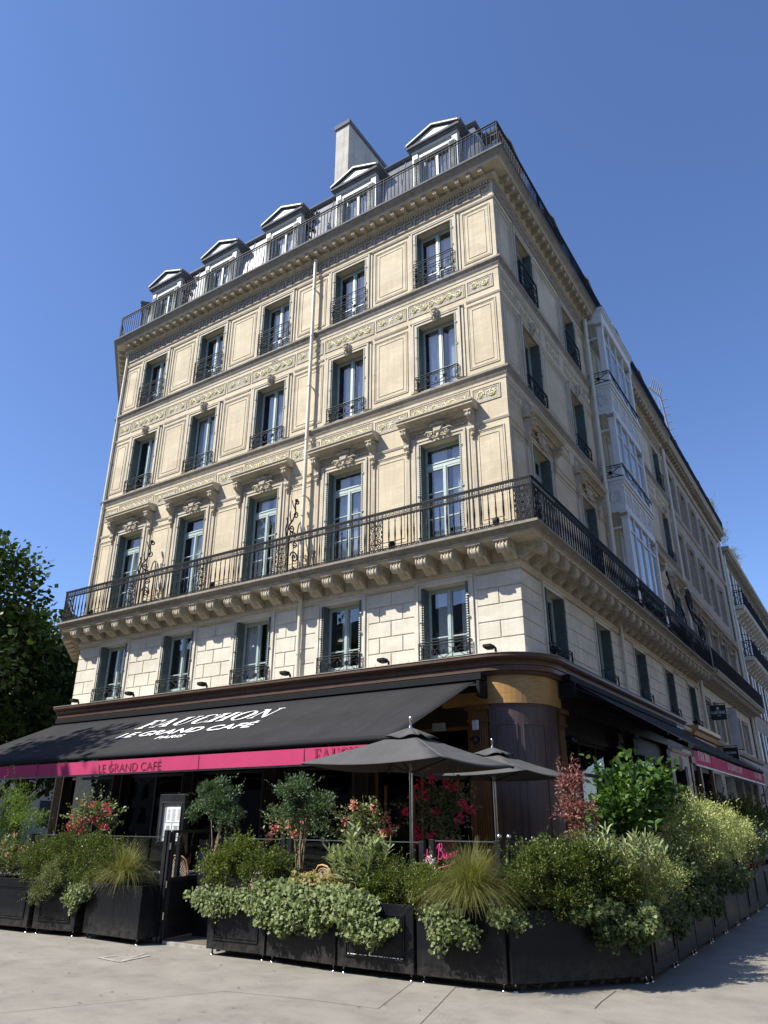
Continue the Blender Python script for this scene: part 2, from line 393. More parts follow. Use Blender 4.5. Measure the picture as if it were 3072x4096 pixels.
for z in (11.75,15.11): mould('string_edge',[(.02,z-.17),(.053,z-.17),(.084,z-.09),(.124,z-.05),(.124,z+.004),(.02,z+.03)],M['weathered'])
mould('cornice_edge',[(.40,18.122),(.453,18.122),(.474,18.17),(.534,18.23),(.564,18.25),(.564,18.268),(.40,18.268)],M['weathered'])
# interrupted head mouldings between the windows
for W,Mx,s0,s1 in ((WF,FM,-15.13,0.03),(WR,RM,0.0,SE)):
    for fl,z in ((3,14.08),(4,17.03),(2,10.42)):
        if fl==4: continue
        cur=s0; segs=[]
        for i,c in enumerate(W):
            segs.append((cur,c-FW/2-.30)); cur=c+FW/2+.30
        segs.append((cur,s1))
        for a,c in segs:
            if c-a>.1: b=MB(True); b.prism([(-.01,z-.05),(.015,z-.05),(.035,z),(.035,z+.02),(-.01,z+.03)],a,c); b.obj('head_moulding',M['stone_plain'],BLD,Mx)
# dentils
b=MB(True)
def dent(b,s0,s1):
    n=int((s1-s0)/.085)
    for i in range(n):
        x=s0+(s1-s0)*(i+.25)/n; b.box(x,x+.045,-.01,.06,17.79,17.865)
dent(b,-15.1,0.0); b.obj('dentil_band',M['stone_plain'],BLD,FM)
b=MB(True); dent(b,0.06,SE); b.obj('dentil_band',M['stone_plain'],BLD,RM)
# greek key friezes
def keyrun(b,s0,s1,z0,z1,o0,o1,unit,t):
    n=max(1,round((s1-s0)/unit)); u=(s1-s0)/n; h=z1-z0
    e=0.0004
    for i in range(n):
        x=s0+i*u
        b.box(x+.04*u,x+.04*u+t,o0,o1,z0,z1)
        b.box(x+.04*u+t,x+.84*u,o0,o1-e,z1-t,z1)
        b.box(x+.84*u-t,x+.84*u,o0,o1-2*e,z0+.26*h,z1-t)
        b.box(x+.36*u,x+.84*u-t,o0,o1-e,z0+.26*h,z0+.26*h+t)
        b.box(x+.36*u,x+.36*u+t,o0,o1-2*e,z0+.26*h+t,z0+.62*h)
        if i<n-1: b.box(x+.04*u+t,x+1.04*u,o0,o1-3*e,z0,z0+t)
b=MB(True); keyrun(b,-15.0,-.05,17.44,17.74,-.01,.045,.345,.046); b.obj('greek_key_frieze',M['key'],BLD,FM)
b=MB(True); keyrun(b,.05,SE-.1,17.44,17.74,-.01,.045,.345,.046); b.obj('greek_key_frieze',M['key'],BLD,RM)

# modillions under the cornice
def scrollprof(L_,zt,h,r1=.10,r2=.07):
    """side outline (o,z) of an S console hanging below zt"""
    c1=(L_-r1,zt-.045-r1); p=[(0,zt),(L_+.02,zt),(L_+.02,zt-.04)]
    for a in range(50,-121,-17): p.append((c1[0]+r1*math.cos(R(a)),c1[1]+r1*math.sin(R(a))))
    p+= [(L_*.55,zt-h*.62),(L_*.38,zt-h*.78),(L_*.25,zt-h*.95)]
    for a in range(-80,-200,-30): p.append((r2*1.1+r2*math.cos(R(a)),zt-h+r2+r2*math.sin(R(a))))
    p.append((0,zt-h+r2)); return p
def modillion():
    b=MB(True)
    pr=scrollprof(.25,18.055,.15,.055,.04)
    b.prism([(o+.13,z) for o,z in pr],-.055,.055); 
    for s in (-.034,0,.034): b.tube([(s,.13+.25+.012*(abs(s)<.01),18.0),(s,.13+.235,17.955),(s,.13+.16,17.93),(s,.13+.08,17.92)],.017,5)
    b.box(-.075,.075,.12,.40,18.035,18.06)
    return b
m0=modillion().obj('modillion',M['stone_carved'],BLD,FM@T((-.17,0,0)))
xs=[-.17-.355*i for i in range(42)]
for x in xs[1:]: copy_tree(m0,BLD,FM@T((x,0,0)))
for i in range(48): copy_tree(m0,BLD,RM@T((.30+.380*i,0,0)))
# consoles under the balcony
def console():
    b=MB(True)
    pr=scrollprof(.60,7.14,.34,.115,.075)
    b.prism(pr,-.145,-.055); b.prism([(o*1.02,z-.008*(o>.1)) for o,z in pr],-.05,.05); b.prism(pr,.055,.145)
    b.prism([(o*.985,z+.006) for o,z in pr],-.140,.140)
    b.box(-.17,.17,0,.64,7.10,7.145)
    for sx in (-.15,.15):
        for (co,cz,r) in ((.485,6.985,.085),(.10,6.89,.06)):
            pts=[]
            for k in range(16):
                a=k/15*PI*3.4; rr=r*(1-k/18); pts.append((sx,co+rr*math.cos(a),cz+rr*math.sin(a)))
            b.tube(pts,.013,5)
        b.tube([(sx,.42,7.08),(sx,.30,6.98),(sx,.18,6.95),(sx,.08,6.97)],.012,5)
        for k in range(5):
            a=R(20+k*28); b.tube([(sx,.27,7.02),(sx,.27+.07*math.cos(a),7.02+.07*math.sin(a))],.010,4)
    for k in range(4): b.tube([(-.12+.08*k,.58,7.07),(-.12+.08*k,.605,7.0),(-.12+.08*k,.59,6.95)],.022,5)
    return b
c0=console().obj('console',M['stone_carved'],BLD,FM@T((-.125,0,0)))
for i in range(1,23): copy_tree(c0,BLD,FM@T((-.125-.6645*i,0,0)))
for i in range(27): copy_tree(c0,BLD,RM@T((-.02+.69*i+.05,0,0)))
EM=T((P1.x,P1.y,0))@Matrix.Rotation(-PHI,4,'Z')
for i in range(6): copy_tree(c0,BLD,EM@T((-.2-.66*i,0,0)))
for i in range(8): copy_tree(m0,BLD,EM@T((-.15-.36*i,0,0)))

# decorated frieze panels
def spiral(b,cx,cz,r,o,dirn=1,turns=1.7,th=.011,a0=0):
    pts=[]
    for k in range(20):
        a=a0+dirn*k/19*turns*2*PI; rr=r*(1-k/22)
        pts.append((cx+rr*math.cos(a),o,cz+rr*math.sin(a)))
    b.tube(pts,th,4)
def frieze_panel(w,h,style,cx,cz,Mx,ext):
    root=MB(True)
    fr=.028
    for k,(dw,oo) in enumerate(((.0,.022),(.045,.012))):
        a,c=w/2+.07-dw,h/2+.07-dw; t=.022
        root.box(-a,a,-.005,oo,c-t,c); root.box(-a,a,-.005,oo,-c,-c+t); root.box(-a,-a+t,-.005,oo,-c+t,c-t); root.box(a-t,a,-.005,oo,-c+t,c-t)
    o=root.obj('frieze_panel',M['stone_plain'],BLD,Mx@T((cx,0,cz)))
    g=MB(True); g.box(-w/2,w/2,-.005,.004,-h/2,h/2); g.obj('ground',M['frieze_bg'],o)
    s=MB(True); rr=h*.36; n=max(2,int(round(w/(h*.95)))); th=.025 if ext else .019
    for i in range(n):
        x=-w/2+(i+.5)*w/n; d=1 if x<0 else -1
        if abs(x)<w/n*.3: 
            s.ball((x,.010,0),rr*.5,8,(1,.25,1)); 
            for k in range(6): s.ball((x+rr*.75*math.cos(k*PI/3),.008,rr*.75*math.sin(k*PI/3)),rr*.28,6,(1,.25,1))
            continue
        spiral(s,x,0,rr,.010,d*(-1)**i,1.6,th,a0=0 if d>0 else PI)
        s.ball((x,.010,0),rr*.28,6,(1,.3,1))
        for k in range(12):
            a=random.uniform(0,2*PI); q=random.uniform(.55,1.15)*rr
            s.ball((x+q*math.cos(a)*1.2,.008,max(-h*.42,min(h*.42,q*math.sin(a)*1.25))),random.uniform(.016,.032),5,(1,.3,.7))
        if style: s.ball((x+w/n*.5,.008,0),h*.14,6,(.4,.3,2.2)) if i<n-1 else None
    if not style:
        pts=[(-w/2+.03+k*(w-.06)/28,.008,h*.33*math.sin(k/28*PI*n)) for k in range(29)]; s.tube(pts,th*.8,4)
    s.obj('relief',M['frieze_fg'],o)
def moulded_panel(a,c,z0,z1,Mx,nm='moulded_panel'):
    b=MB(True)
    for d,t,oo in ((0,.022,.020),(.052,.012,.010),(.15,.010,.012)):
        x0,x1,y0,y1=a+d,c-d,z0+d,z1-d
        if x1-x0<.1: continue
        b.box(x0,x1,-.005,oo,y1-t,y1); b.box(x0,x1,-.005,oo,y0,y0+t); b.box(x0,x0+t,-.005,oo,y0+t,y1-t); b.box(x1-t,x1,-.005,oo,y0+t,y1-t)
    b.obj(nm,M['stone_plain'],BLD,Mx)
for W,Mx,s0,s1 in ((WF,FM,-15.13,0),(WR,RM,0,SE)):
    mids=[]
    edges=[s0]+[v for c in W for v in (c-FW/2,c+FW/2)]+[s1]
    for i in range(0,len(edges),2):
        a,c=edges[i]+(.30 if i else .12),edges[i+1]-(.30 if i+1<len(edges)-1 else .12)
        if W is WR and (BAY[0]-.4<(a+c)/2<BAY[1]+.4): 
            if a<BAY[0]: c=min(c,BAY[0]-.12)
            elif c>BAY[1]: a=max(a,BAY[1]+.12)
        if c-a<.35: continue
        for z0,z1 in ((7.75,10.22),(11.98,13.93),(15.32,17.10)): moulded_panel(a,c,z0,z1,Mx)
        w=min(.95,c-a-.22)
        for z in (11.17,14.50): frieze_panel(w,.28,1,(a+c)/2,z,Mx,z>14)
    for i,c in enumerate(W):
        if W is WR and i==2: continue
        frieze_panel(1.60,.28,0,c,11.22,Mx,False); frieze_panel(1.62,.30,0,c,14.50,Mx,True)

# ------------------------------------------------------------------ windows
def ring(b,w,z0,z1,t,o0,o1,bottom=False):
    b.box(-w-t,-w,o0,o1,z0,z1+t); b.box(w,w+t,o0,o1,z0,z1+t); b.box(-w,w,o0,o1,z1,z1+t)
    if bottom: b.box(-w,w,o0,o1,z0-t,z0)
def rosette(b,x,o,z,r):
    for k in range(8):
        a=k*PI/4; b.ball((x+r*.6*math.cos(a),o,z+r*.6*math.sin(a)),r*.30,5,(1,.6,1))
    b.ball((x,o+.01,z),r*.3,6)
def guard(kind,z0):
    b=MB(True); o=.12; w=FW/2+.03
    def bar(p,q,r=.011): b.tube([p,q],r,5)
    if kind==4: H=.80; rails=(.80,.73,.56,.47,.08,.0)
    else: H=.40; rails=(.40,.34,.03)
    for h in rails: bar((-w,o,z0+h),(w,o,z0+h),.012 if h!=H else .016)
    for s in (-w,w):
        bar((s,o,z0),(s,o,z0+H),.015); bar((s,o,z0+H*.95),(s,-.02,z0+H*.95),.01); bar((s,o,z0+.05),(s,-.02,z0+.05),.01)
        bar((s*.90,o,z0),(s*.90,o,z0+H*.85),.009)
        rg=[(s*.95+.0*k,o,z0+H*.3) for k in range(1)]
    za,zb=(z0+.08,z0+.46) if kind==4 else (z0+.03,z0+.34)
    for cx in (-w*.42,w*.42):
        hw=w*.42
        bar((cx-hw,o,za),(cx+hw,o,zb),.009); bar((cx-hw,o,zb),(cx+hw,o,za),.009)
        rosette(b,cx,o+.005,(za+zb)/2,.075)
    b.ball((0,o,(za+zb)/2),.022,6,(1,1,3.2)); 
    for s in (-1,1):
        cx=s*w*.92; pts=[(cx+.04*math.cos(a),o,(za+zb)/2+.045*math.sin(a)) for a in [k*PI/5 for k in range(11)]]; b.tube(pts,.008,4)
    if kind==4:
        for x in [(-w+.06)+k*(2*w-.12)/6 for k in range(7)]:
            b.ball((x,o,(za+zb)/2+.13*math.sin(x*9)),.026,5)
        bar((-w,o,(za+zb)/2),(w,o,(za+zb)/2),.008)
    return b
def make_window(fl):
    z0,z1=FL[fl]; w=FW/2
    b=MB(True)
    base=-.022 if fl==1 else 0
    ring(b,w,z0,z1,.075,base-.02,base+.045); ring(b,w+.078,z0,z1+.078,.05,base-.02,base+.065)
    ring(b,w+.135,z0,z1+.12,.075,base-.02,base+.028)
    if fl!=1:
        b.box(-w-.19,w+.19,-.02,.075,z1+.128,z1+.150) if fl!=2 else None
    o=b.obj('window',M['stone_low'] if fl==1 else M['stone_plain'],BLD)
    # timber frame
    f=MB(True); q=-.22; t=.055
    f.box(-w,-w+t,q-.05,q,z0,z1); f.box(w-t,w,q-.05,q,z0,z1); f.box(-w+t,w-t,q-.05,q,z1-t,z1); f.box(-w+t,w-t,q-.05,q,z0,z0+.06)
    zt=z1-t
    if fl==2:
        zt=z1-.62; f.box(-w+t,w-t,q-.05,q+.015,zt,zt+.13); f.box(-w+t,w-t,q-.05,q+.03,zt+.10,zt+.115)
        for a in (-w+t,w-t-.04): f.box(a,a+.04,q-.045,q-.008,zt+.13,z1-t)
        f.box(-w+t,w-t,q-.045,q-.008,zt+.13,zt+.165); f.box(-w+t,w-t,q-.045,q-.008,z1-t-.035,z1-t)
    zb=z0+.06
    for sx in (-1,1):
        a,c=(-w+t,-.012) if sx<0 else (.012,w-t)
        f.box(a,a+.05,q-.042,q+.008,zb,zt); f.box(c-.05,c,q-.042,q+.008,zb,zt)
        f.box(a+.05,c-.05,q-.042,q+.008,zb,zb+.10); f.box(a+.05,c-.05,q-.042,q+.008,zt-.05,zt)
        if fl==2:
            for hh in (.38,.69): f.box(a+.05,c-.05,q-.04,q+.0,zb+(zt-zb)*hh,zb+(zt-zb)*hh+.03)
        else:
            hh=.30 if fl!=4 else .25; f.box(a+.05,c-.05,q-.04,q,zb+(zt-zb)*hh,zb+(zt-zb)*hh+.03)
    f.box(-.035,.035,q-.02,q+.028,zb,zt)
    f.obj('frame',M['paint'],o,bevel=.004)
    g=MB(True)
    for sx in (-1,1):
        a,c=(-w+t+.03,-.04) if sx<0 else (.04,w-t-.03)
        g.quad((a,q-.03,zb+.05),(c,q-.03,zb+.05),(c,q-.03,zt-.03),(a,q-.03,zt-.03))
    if fl==2: g.quad((-w+t+.02,q-.03,zt+.12),(w-t-.02,q-.03,zt+.12),(w-t-.02,q-.03,z1-t-.02),(-w+t+.02,q-.03,z1-t-.02))
    g.obj('pane',M['glass'],o,normals=False)
    # curtains
    cu=MB(True); n=60
    for a,c in ((-w+.02,-.10 if fl!=1 else -.16),(.08 if fl!=1 else .2,w-.02)):
        top=[];
        for k in range(n+1):
            x=a+(c-a)*k/n; oo=-.40-.022*math.sin(k*1.25)-.012*math.sin(k*.53); top.append((x,oo))
        pts=[(x,oo,z0+.03) for x,oo in top]+[(x,oo,z1-.03) for x,oo in top]
        cu.add(pts,[(k,k+1,n+2+k,n+1+k) for k in range(n)],True)
    cu.obj('curtain',M['curtain'],o,normals=False)
    # folded shutters lining the reveals
    for sx in (-1,1):
        s=MB(True)
        for j in range(2):
            x=sx*(w-.006-.030*j); x2=x-sx*.022
            s.box(min(x,x2),max(x,x2),-.20+.01*j,.055-.02*j,z0+.03,z1-.02)
            if fl in(1,3) or 1:
                k=0; zz=z0+.12
                while zz<z1-.12:
                    xx=x2-sx*.004; s.box(min(x2,xx),max(x2,xx),-.17,.02,zz,zz+.022); zz+=.05
        for zz in (z0+.35,(z0+z1)/2,z1-.35): s.box(sx*w-.03,sx*w+.03,.045,.062,zz,zz+.05)
        s.obj('shutter',M['louver'],o)
    if fl!=2: guard(fl,z0-.02).obj('guard_rail',M['iron'],o)
    if fl==3:
        k=MB(True)
        k.prism([(0,z1+.02),(.06,z1-.04),(.10,z1+.04),(.13,z1+.14),(.15,z1+.26),(.13,z1+.31),(0,z1+.31)],-.09,.09)
        k.ball((0,.13,z1+.17),.075,8,(1,.8,1.15)); k.ball((0,.20,z1+.155),.022,6,(.8,1,1.4)); 
        for s in (-1,1):
            k.ball((s*.032,.185,z1+.19),.017,6); k.ball((s*.085,.11,z1+.22),.045,6); k.ball((s*.08,.10,z1+.08),.035,6); k.ball((s*.045,.15,z1+.275),.04,6)
        k.ball((0,.17,z1+.09),.045,6,(1.2,.7,.8)); k.ball((0,.14,z1+.30),.05,6); k.ball((0,.12,z1+.0),.035,6,(1,.7,1.4))
        k.obj('mask_keystone',M['stone_carved'],o)
    if fl==2:
        h=MB(True); zc=10.78
        h.prism([(-.02,zc),(.18,zc),(.19,zc+.04),(.25,zc+.07),(.33,zc+.085),(.33,zc+.13),(.36,zc+.16),(.36,zc+.20),(-.02,zc+.25)],-1.08,1.08)
        h.prism([(-.02,zc-.07),(.07,zc-.07),(.12,zc-.001),(-.02,zc-.001)],-.98,.98)
        h.obj('hood_cornice',M['stone_carved'],o)
        for sx in (-1,1):
            c=MB(True); cx=sx*.92
            pr=[(0,zc-.07),(.27,zc-.07),(.28,zc-.12)]
            for a in range(40,-100,-20): pr.append((.19+.085*math.cos(R(a)),zc-.16+.085*math.sin(R(a))))
            pr+=[(.13,zc-.30),(.10,zc-.42),(.12,zc-.50),(.09,zc-.56),(0,zc-.58)]
            c.prism(pr,cx-.075,cx-.02); c.prism([(o_*1.05,z_) for o_,z_ in pr],cx-.018,cx+.018); c.prism(pr,cx+.02,cx+.075); c.prism([(o_*.96,z_+.004) for o_,z_ in pr],cx-.07,cx+.07)
            for e in (-.078,.078):
                pts=[(cx+e,.185+.06*(1-k/16)*math.cos(k*.75),zc-.165+.06*(1-k/16)*math.sin(k*.75)) for k in range(14)]; c.tube(pts,.010,4)
            c.box(cx-.095,cx+.095,0,.30,zc-.085,zc-.055); c.ball((cx,.06,zc-.63),.05,6,(1,1,1.5)); c.ball((cx,.05,zc-.73),.03,6,(1,1,1.6)); c.ball((cx-.045,.05,zc-.60),.03,6); c.ball((cx+.045,.05,zc-.60),.03,6)
            c.box(cx-.05,cx+.05,-.02,.035,7.4,zc-.60)
            c.obj('bracket',M['stone_carved'],o)
        c=MB(True); zc=10.56
        c.prism([(.0,-.10),(.0,.11),(.10,.13),(.13,.10),(.10,-.06)],-.17,.17) if 0 else None
        c.add([(-.18,.09,zc+.12),(.18,.09,zc+.12),(.13,.09,zc-.12),(-.13,.09,zc-.12),(-.12,.14,zc+.06),(.12,.14,zc+.06),(.08,.14,zc-.06),(-.08,.14,zc-.06),(-.18,0,zc+.12),(.18,0,zc+.12),(.13,0,zc-.12),(-.13,0,zc-.12)],[(0,1,5,4),(1,2,6,5),(2,3,7,6),(3,0,4,7),(4,5,6,7),(0,8,9,1),(1,9,10,2),(2,10,11,3),(3,11,8,0)])
        c.tube([(-.17,.13,zc+.13),(.17,.13,zc+.13)],.04,8); c.ball((-.18,.13,zc+.13),.05,6,(.4,1,1)); c.ball((.18,.13,zc+.13),.05,6,(.4,1,1)); c.ball((0,.12,zc+.18),.055,6,(1.6,1,.8))
        for s in (-1,1):
            spiral(c,s*.27,zc+.07,.07,.09,s,1.3,.020); spiral(c,s*.24,zc-.12,.07,.10,-s,1.3,.020); spiral(c,s*.12,zc-.19,.05,.11,s,1.2,.016)
            c.tube([(s*.18,.10,zc+.10),(s*.30,.11,zc+.16),(s*.37,.08,zc+.12)],[.03,.024,.012],5)
            c.tube([(s*.15,.10,zc-.05),(s*.33,.10,zc-.02),(s*.40,.07,zc-.06),(s*.44,.05,zc-.03)],[.028,.025,.018,.008],5)
            for k in range(9):
                x=s*(.44+.045*k); c.ball((x,.03,zc+.02*math.sin(k*2.1)),random.uniform(.025,.038),5,(1,.6,1)); c.ball((x,.025,zc+.06+.02*math.cos(k*1.7)),.02,5)
        c.ball((0,.11,zc-.19),.055,6,(1,.8,1.4))
        c.obj('cartouche',M['stone_carved'],o)
    return o
for fl in (1,2,3,4):
    w0=make_window(fl); w0.matrix_local=FM@T((WF[4],0,0))
    for c in WF[:4]: copy_tree(w0,BLD,FM@T((c,0,0)))
    for i,c in enumerate(WR):
        if i==2 and fl!=1: continue
        copy_tree(w0,BLD,RM@T((c,0,0)))

rv=random.Random(11)
for o in [o for o in BLD.children if o.name.startswith('window')]:
    for c in o.children:
        if c.name.startswith('curtain'):
            k=rv.uniform(.62,1.0); c.matrix_local=T((rv.uniform(-.12,.12),rv.uniform(-.02,.10),0))@Matrix.Diagonal((k,1,1,1))
# drainpipes
def pipe(name,s,o,z0,z1,Mx,r=.055,par=BLD):
    b=MB(True); b.tube([(s,o,z0),(s,o,z1)],r,10)
    z=z0+.6
    while z<z1: b.tube([(s,o,z),(s,o,z+.05)],r+.012,10); b.box(s-.02,s+.02,-.02,o,z+.01,z+.04); z+=1.75
    return b.obj(name,M['pipe'],par,Mx)
pipe('drainpipe',-6.0,.17,7.35,17.85,FM); pipe('drainpipe',-6.0,.09,4.8,7.12,FM)
pipe('drainpipe',-15.10,.06,7.4,17.8,FM,.05)
pipe('drainpipe',7.32,.17,7.35,17.85,RM,.07); pipe('drainpipe',7.3,.09,4.9,7.1,RM)
b=MB(True); b.box(-7.72,-7.46,-.005,.004,14.66,14.78); b.obj('air_vent',M['iron'],BLD,FM)

# ------------------------------------------------------------------ balcony railing
RO=.66
def railpath(o): return offsets(PATH,o)
def baluster():
    b=MB(True)
    b.lathe(0,-RO,[(.012,7.44),(.012,7.50),(.020,7.52),(.012,7.55),(.015,7.66),(.018,7.74),(.024,7.76),(.014,7.78),(.024,7.80),(.018,7.83),(.012,7.98),(.010,8.10),(.018,8.12),(.011,8.14),(.011,8.18)],7) if 0 else None
    prof=[(.012,7.44),(.013,7.52),(.021,7.535),(.013,7.555),(.017,7.66),(.020,7.75),(.026,7.765),(.015,7.785),(.026,7.805),(.020,7.825),(.013,7.98),(.011,8.09),(.019,8.105),(.011,8.12),(.011,8.18)]
    n=7; pts=[(r*math.cos(2*PI*k/n),RO+r*math.sin(2*PI*k/n),z) for r,z in prof for k in range(n)]
    b.add(pts,[(i*n+k,i*n+(k+1)%n,(i+1)*n+(k+1)%n,(i+1)*n+k) for i in range(len(prof)-1) for k in range(n)],True)
    return b
def rail_section(name,s0,s1,Mx,panels,corner0=None,corner1=None,indiv=None,spacing=.172):
    """one side of the balcony railing; root mesh = rails"""
    b=MB(True)
    b.box(s0,s1,RO-.022,RO+.022,8.375,8.405); b.box(s0,s1,RO-.012,RO+.012,8.345,8.36); b.box(s0,s1,RO-.012,RO+.012,8.215,8.23)
    b.box(s0,s1,RO-.014,RO+.014,7.40,7.42); b.box(s0,s1,RO-.010,RO+.010,7.455,7.465)
    root=b.obj(name,M['iron'],BLD,Mx)
    k=MB(True); keyrun(k,s0,s1,8.232,8.343,RO-.006,RO+.006,.118,.014); k.obj('key_band',M['iron'],root)
    l=MB(True); x=s0+.03; i=0
    while x<s1-.02:
        h=.028+.012*((i%3)-1)
        l.ball((x,RO,8.195+.006*(i%2)),.024,5,(1,.5,.9)); l.ball((x,RO,7.435+.01*(i%3)),.022,5,(1,.6,1.0+.3*(i%2)))
        if i%2: l.tube([(x-.03,RO,8.20),(x,RO,8.165),(x+.03,RO,8.20)],.006,4)
        x+=.05; i+=1
    l.obj('cast_fringe',M['iron'],root)
    for (pa,pb) in panels:
        p=MB(True); cx=(pa+pb)/2; w=(pb-pa)/2; zc=7.83
        p.box(pa,pa+.014,RO-.014,RO+.014,7.42,8.375); p.box(pb-.014,pb,RO-.014,RO+.014,7.42,8.375)
        for rr in (.11,.075,.035):
            p.tube([(cx+rr*math.cos(a),RO+.005,zc+rr*1.05*math.sin(a)) for a in [j*PI/8 for j in range(17)]],.011,4)
        p.ball((cx,RO,zc),.03,6)
        for sz in (-1,1):
            for sx in (-1,1):
                spiral(p,cx+sx*w*.48,zc+sz*.16,w*.40,RO,sx*sz,1.6,.012,a0=0 if sx>0 else PI)
                spiral(p,cx+sx*w*.50,zc+sz*.30,w*.42,RO,-sx*sz,1.6,.012,a0=PI/2)
                p.tube([(cx+sx*.02,RO,zc+sz*.12),(cx+sx*w*.75,RO,zc+sz*.22),(cx+sx*w*.2,RO,zc+sz*.34),(cx+sx*w*.8,RO,zc+sz*.37)],.012,4)
                p.ball((cx+sx*w*.82,RO,zc+sz*.06),.03,5,(.8,.5,1.5))
            for j in range(5):
                a=R(90*sz)+R(-50+25*j); p.tube([(cx,RO,zc+sz*.20),(cx+.085*math.cos(a),RO,zc+sz*.20+.085*math.sin(a))],.011,4)
        p.obj('cast_panel',M['iron'],root)
    xs=[]; x=s0+spacing/2
    while x<s1-.03:
        if not any(pa-.05<x<pb+.05 for pa,pb in panels): xs.append(x)
        x+=spacing
    return root,xs
fp=[(.24,.64),(-3.50,-3.10),(-6.45,-6.03),(-9.38,-8.95),(-12.36,-11.93),(-15.36,-14.92)]
rf,xf=rail_section('balcony_railing',-15.40,.66,FM,fp)
rp=[(-.66+.02,-.22),(3.72,4.22),(7.50,8.0),(11.2,11.7),(14.9,15.4)]
rr_,xr=rail_section('balcony_railing',-.66,18.95,RM,rp)
bal=None
xf=xf[::-1]
for i,x in enumerate(xf):
    if bal is None: bal=baluster().obj('baluster',M['iron'],rf,T((x,0,0)))
    elif i<78: copy_tree(bal,rf,T((x,0,0)))
n1=min(78,len(xf)); left=100-n1
for x in xr[:left]: copy_tree(bal,rr_,T((x,0,0)))
rest=MB(True)
bb=baluster()
for x in xr[left:]: rest.add([(p[0]+x,-p[1],p[2]) for p in bb.v],bb.f,True)
for x in xf[78:]: pass
st=rest.obj('balusters',M['iron'],rr_); st['kind']='stuff'
# return railing on the angled end
b=MB()
q=[railpath(RO)[0],railpath(RO)[1]]
b.tube([(q[0].x,q[0].y,8.39),(q[1].x,q[1].y,8.39)],.022,6); b.tube([(q[0].x,q[0].y,7.41),(q[1].x,q[1].y,7.41)],.018,6); b.tube([(q[0].x,q[0].y,8.22),(q[1].x,q[1].y,8.22)],.012,6)
for k in range(34):
    t=k/34; p=q[1].lerp(q[0],t+.01); b.tube([(p.x,p.y,7.42),(p.x,p.y,8.2)],.014,5)
b.obj('end_railing',M['iron'],BLD)
# wrought scroll dividers between neighbouring balconies
def divider(x,Mx):
    b=MB(True)
    def sp(o,z,r,d,t=1.5,th=.014,a0=0):
        th*=1.5
        b.tube([(0,o+r*(1-k/24)*math.cos(a0+d*k/23*t*2*PI),z+r*(1-k/24)*math.sin(a0+d*k/23*t*2*PI)) for k in range(24)],th,5)
    b.tube([(0,.62,8.4),(0,.55,8.75),(0,.40,8.95),(0,.30,9.2),(0,.33,9.45),(0,.26,9.62)],.024,5)
    sp(.24,9.55,.09,-1,1.2,.013,.6); sp(.30,9.15,.10,1,1.3,.012,2); sp(.42,8.72,.13,-1,1.6,.013,1); sp(.30,8.55,.09,1,1.4,.012,0)
    b.tube([(0,.62,8.4),(0,.66,8.62),(0,.60,8.85),(0,.64,8.95)],.019,5); b.tube([(0,.45,8.9),(0,.52,9.05),(0,.50,9.18)],.016,5)
    b.tube([(0,.5,8.4),(0,.45,8.6),(0,.2,8.62),(0,.15,8.9),(0,.08,9.0)],.019,5); b.tube([(0,.33,9.3),(0,.42,9.4),(0,.46,9.52)],.014,5)
    b.tube([(0,.04,7.4),(0,.04,9.0)],.019,5); b.tube([(0,.5,7.4),(0,.5,8.4)],.019,5)
    sp(.27,7.95,.16,1,1.8,.013,0); sp(.27,7.60,.12,-1,1.5,.012,0); sp(.27,8.27,.10,-1,1.5,.011,PI)
    b.obj('iron_divider',M['iron'],BLD,Mx@T((x,0,0)))
divider(-6.15,FM); divider(-11.95,FM); 
b=MB(True)
def sp2(s,z,r,d,t,th,a0=0): b.tube([(s+r*(1-k/30)*math.cos(a0+d*k/29*t*2*PI),RO,z+r*(1-k/30)*math.sin(a0+d*k/29*t*2*PI)) for k in range(30)],th*1.6,5)
sp2(15.95,9.75,.55,1,2.2,.028,PI); sp2(17.6,8.75,.60,-1,1.9,.026,0)
b.tube([(15.4,RO,9.75),(15.6,RO,9.3),(16.3,RO,8.95),(17.3,RO,8.95),(18.1,RO,8.9),(18.3,RO,8.6),(18.0,RO,8.4)],.045,5)
for k in range(10):
    x=15.7+k*.27; b.tube([(x,RO,9.1),(x+.06,RO,9.32)],.022,4); b.tube([(x-.04,RO,9.28),(x+.14,RO,9.30)],.017,4)
b.tube([(12.9,RO,8.4),(13.1,RO,8.9),(12.6,RO,9.1),(12.2,RO,9.3),(12.0,RO,9.15)],.028,5); b.tube([(14.6,RO,8.4),(14.2,RO,8.9),(13.5,RO,8.95),(13.0,RO,9.0),(12.5,RO,9.6),(12.2,RO,9.8)],.028,5)
sp2(12.3,9.75,.14,1,1.4,.014); sp2(12.45,9.35,.14,-1,1.4,.014); sp2(14.3,8.7,.15,1,1.3,.014)
b.obj('iron_scrollwork',M['iron'],BLD,RM)

# ------------------------------------------------------------------ roof level
mould('roof_ledge',[(-.36,18.32),(-.30,18.32),(-.30,18.50),(-.36,18.50)],M['zinc'])
b=MB(); sweep(b,[(-.36,18.33),(-.38,19.0),(-.46,19.9),(-.60,20.7),(-.78,21.28)],PATH,closed=False,smooth=True)
sweep(b,[(-.78,21.30),(-1.6,21.9),(-3.2,22.7),(-5.4,23.1)],[P0+Vector((2,1)),P1,P2,P3],closed=False)
b.obj('mansard_roof',M['zinc'],BLD,normals=False)
b=MB()
for o,z in ((-.70,21.27),):
    q=offsets(PATH,o); b.tube([(v.x,v.y,z) for v in q],.085,8)
b.obj('roof_gutter',M['zinc_dark'],BLD)
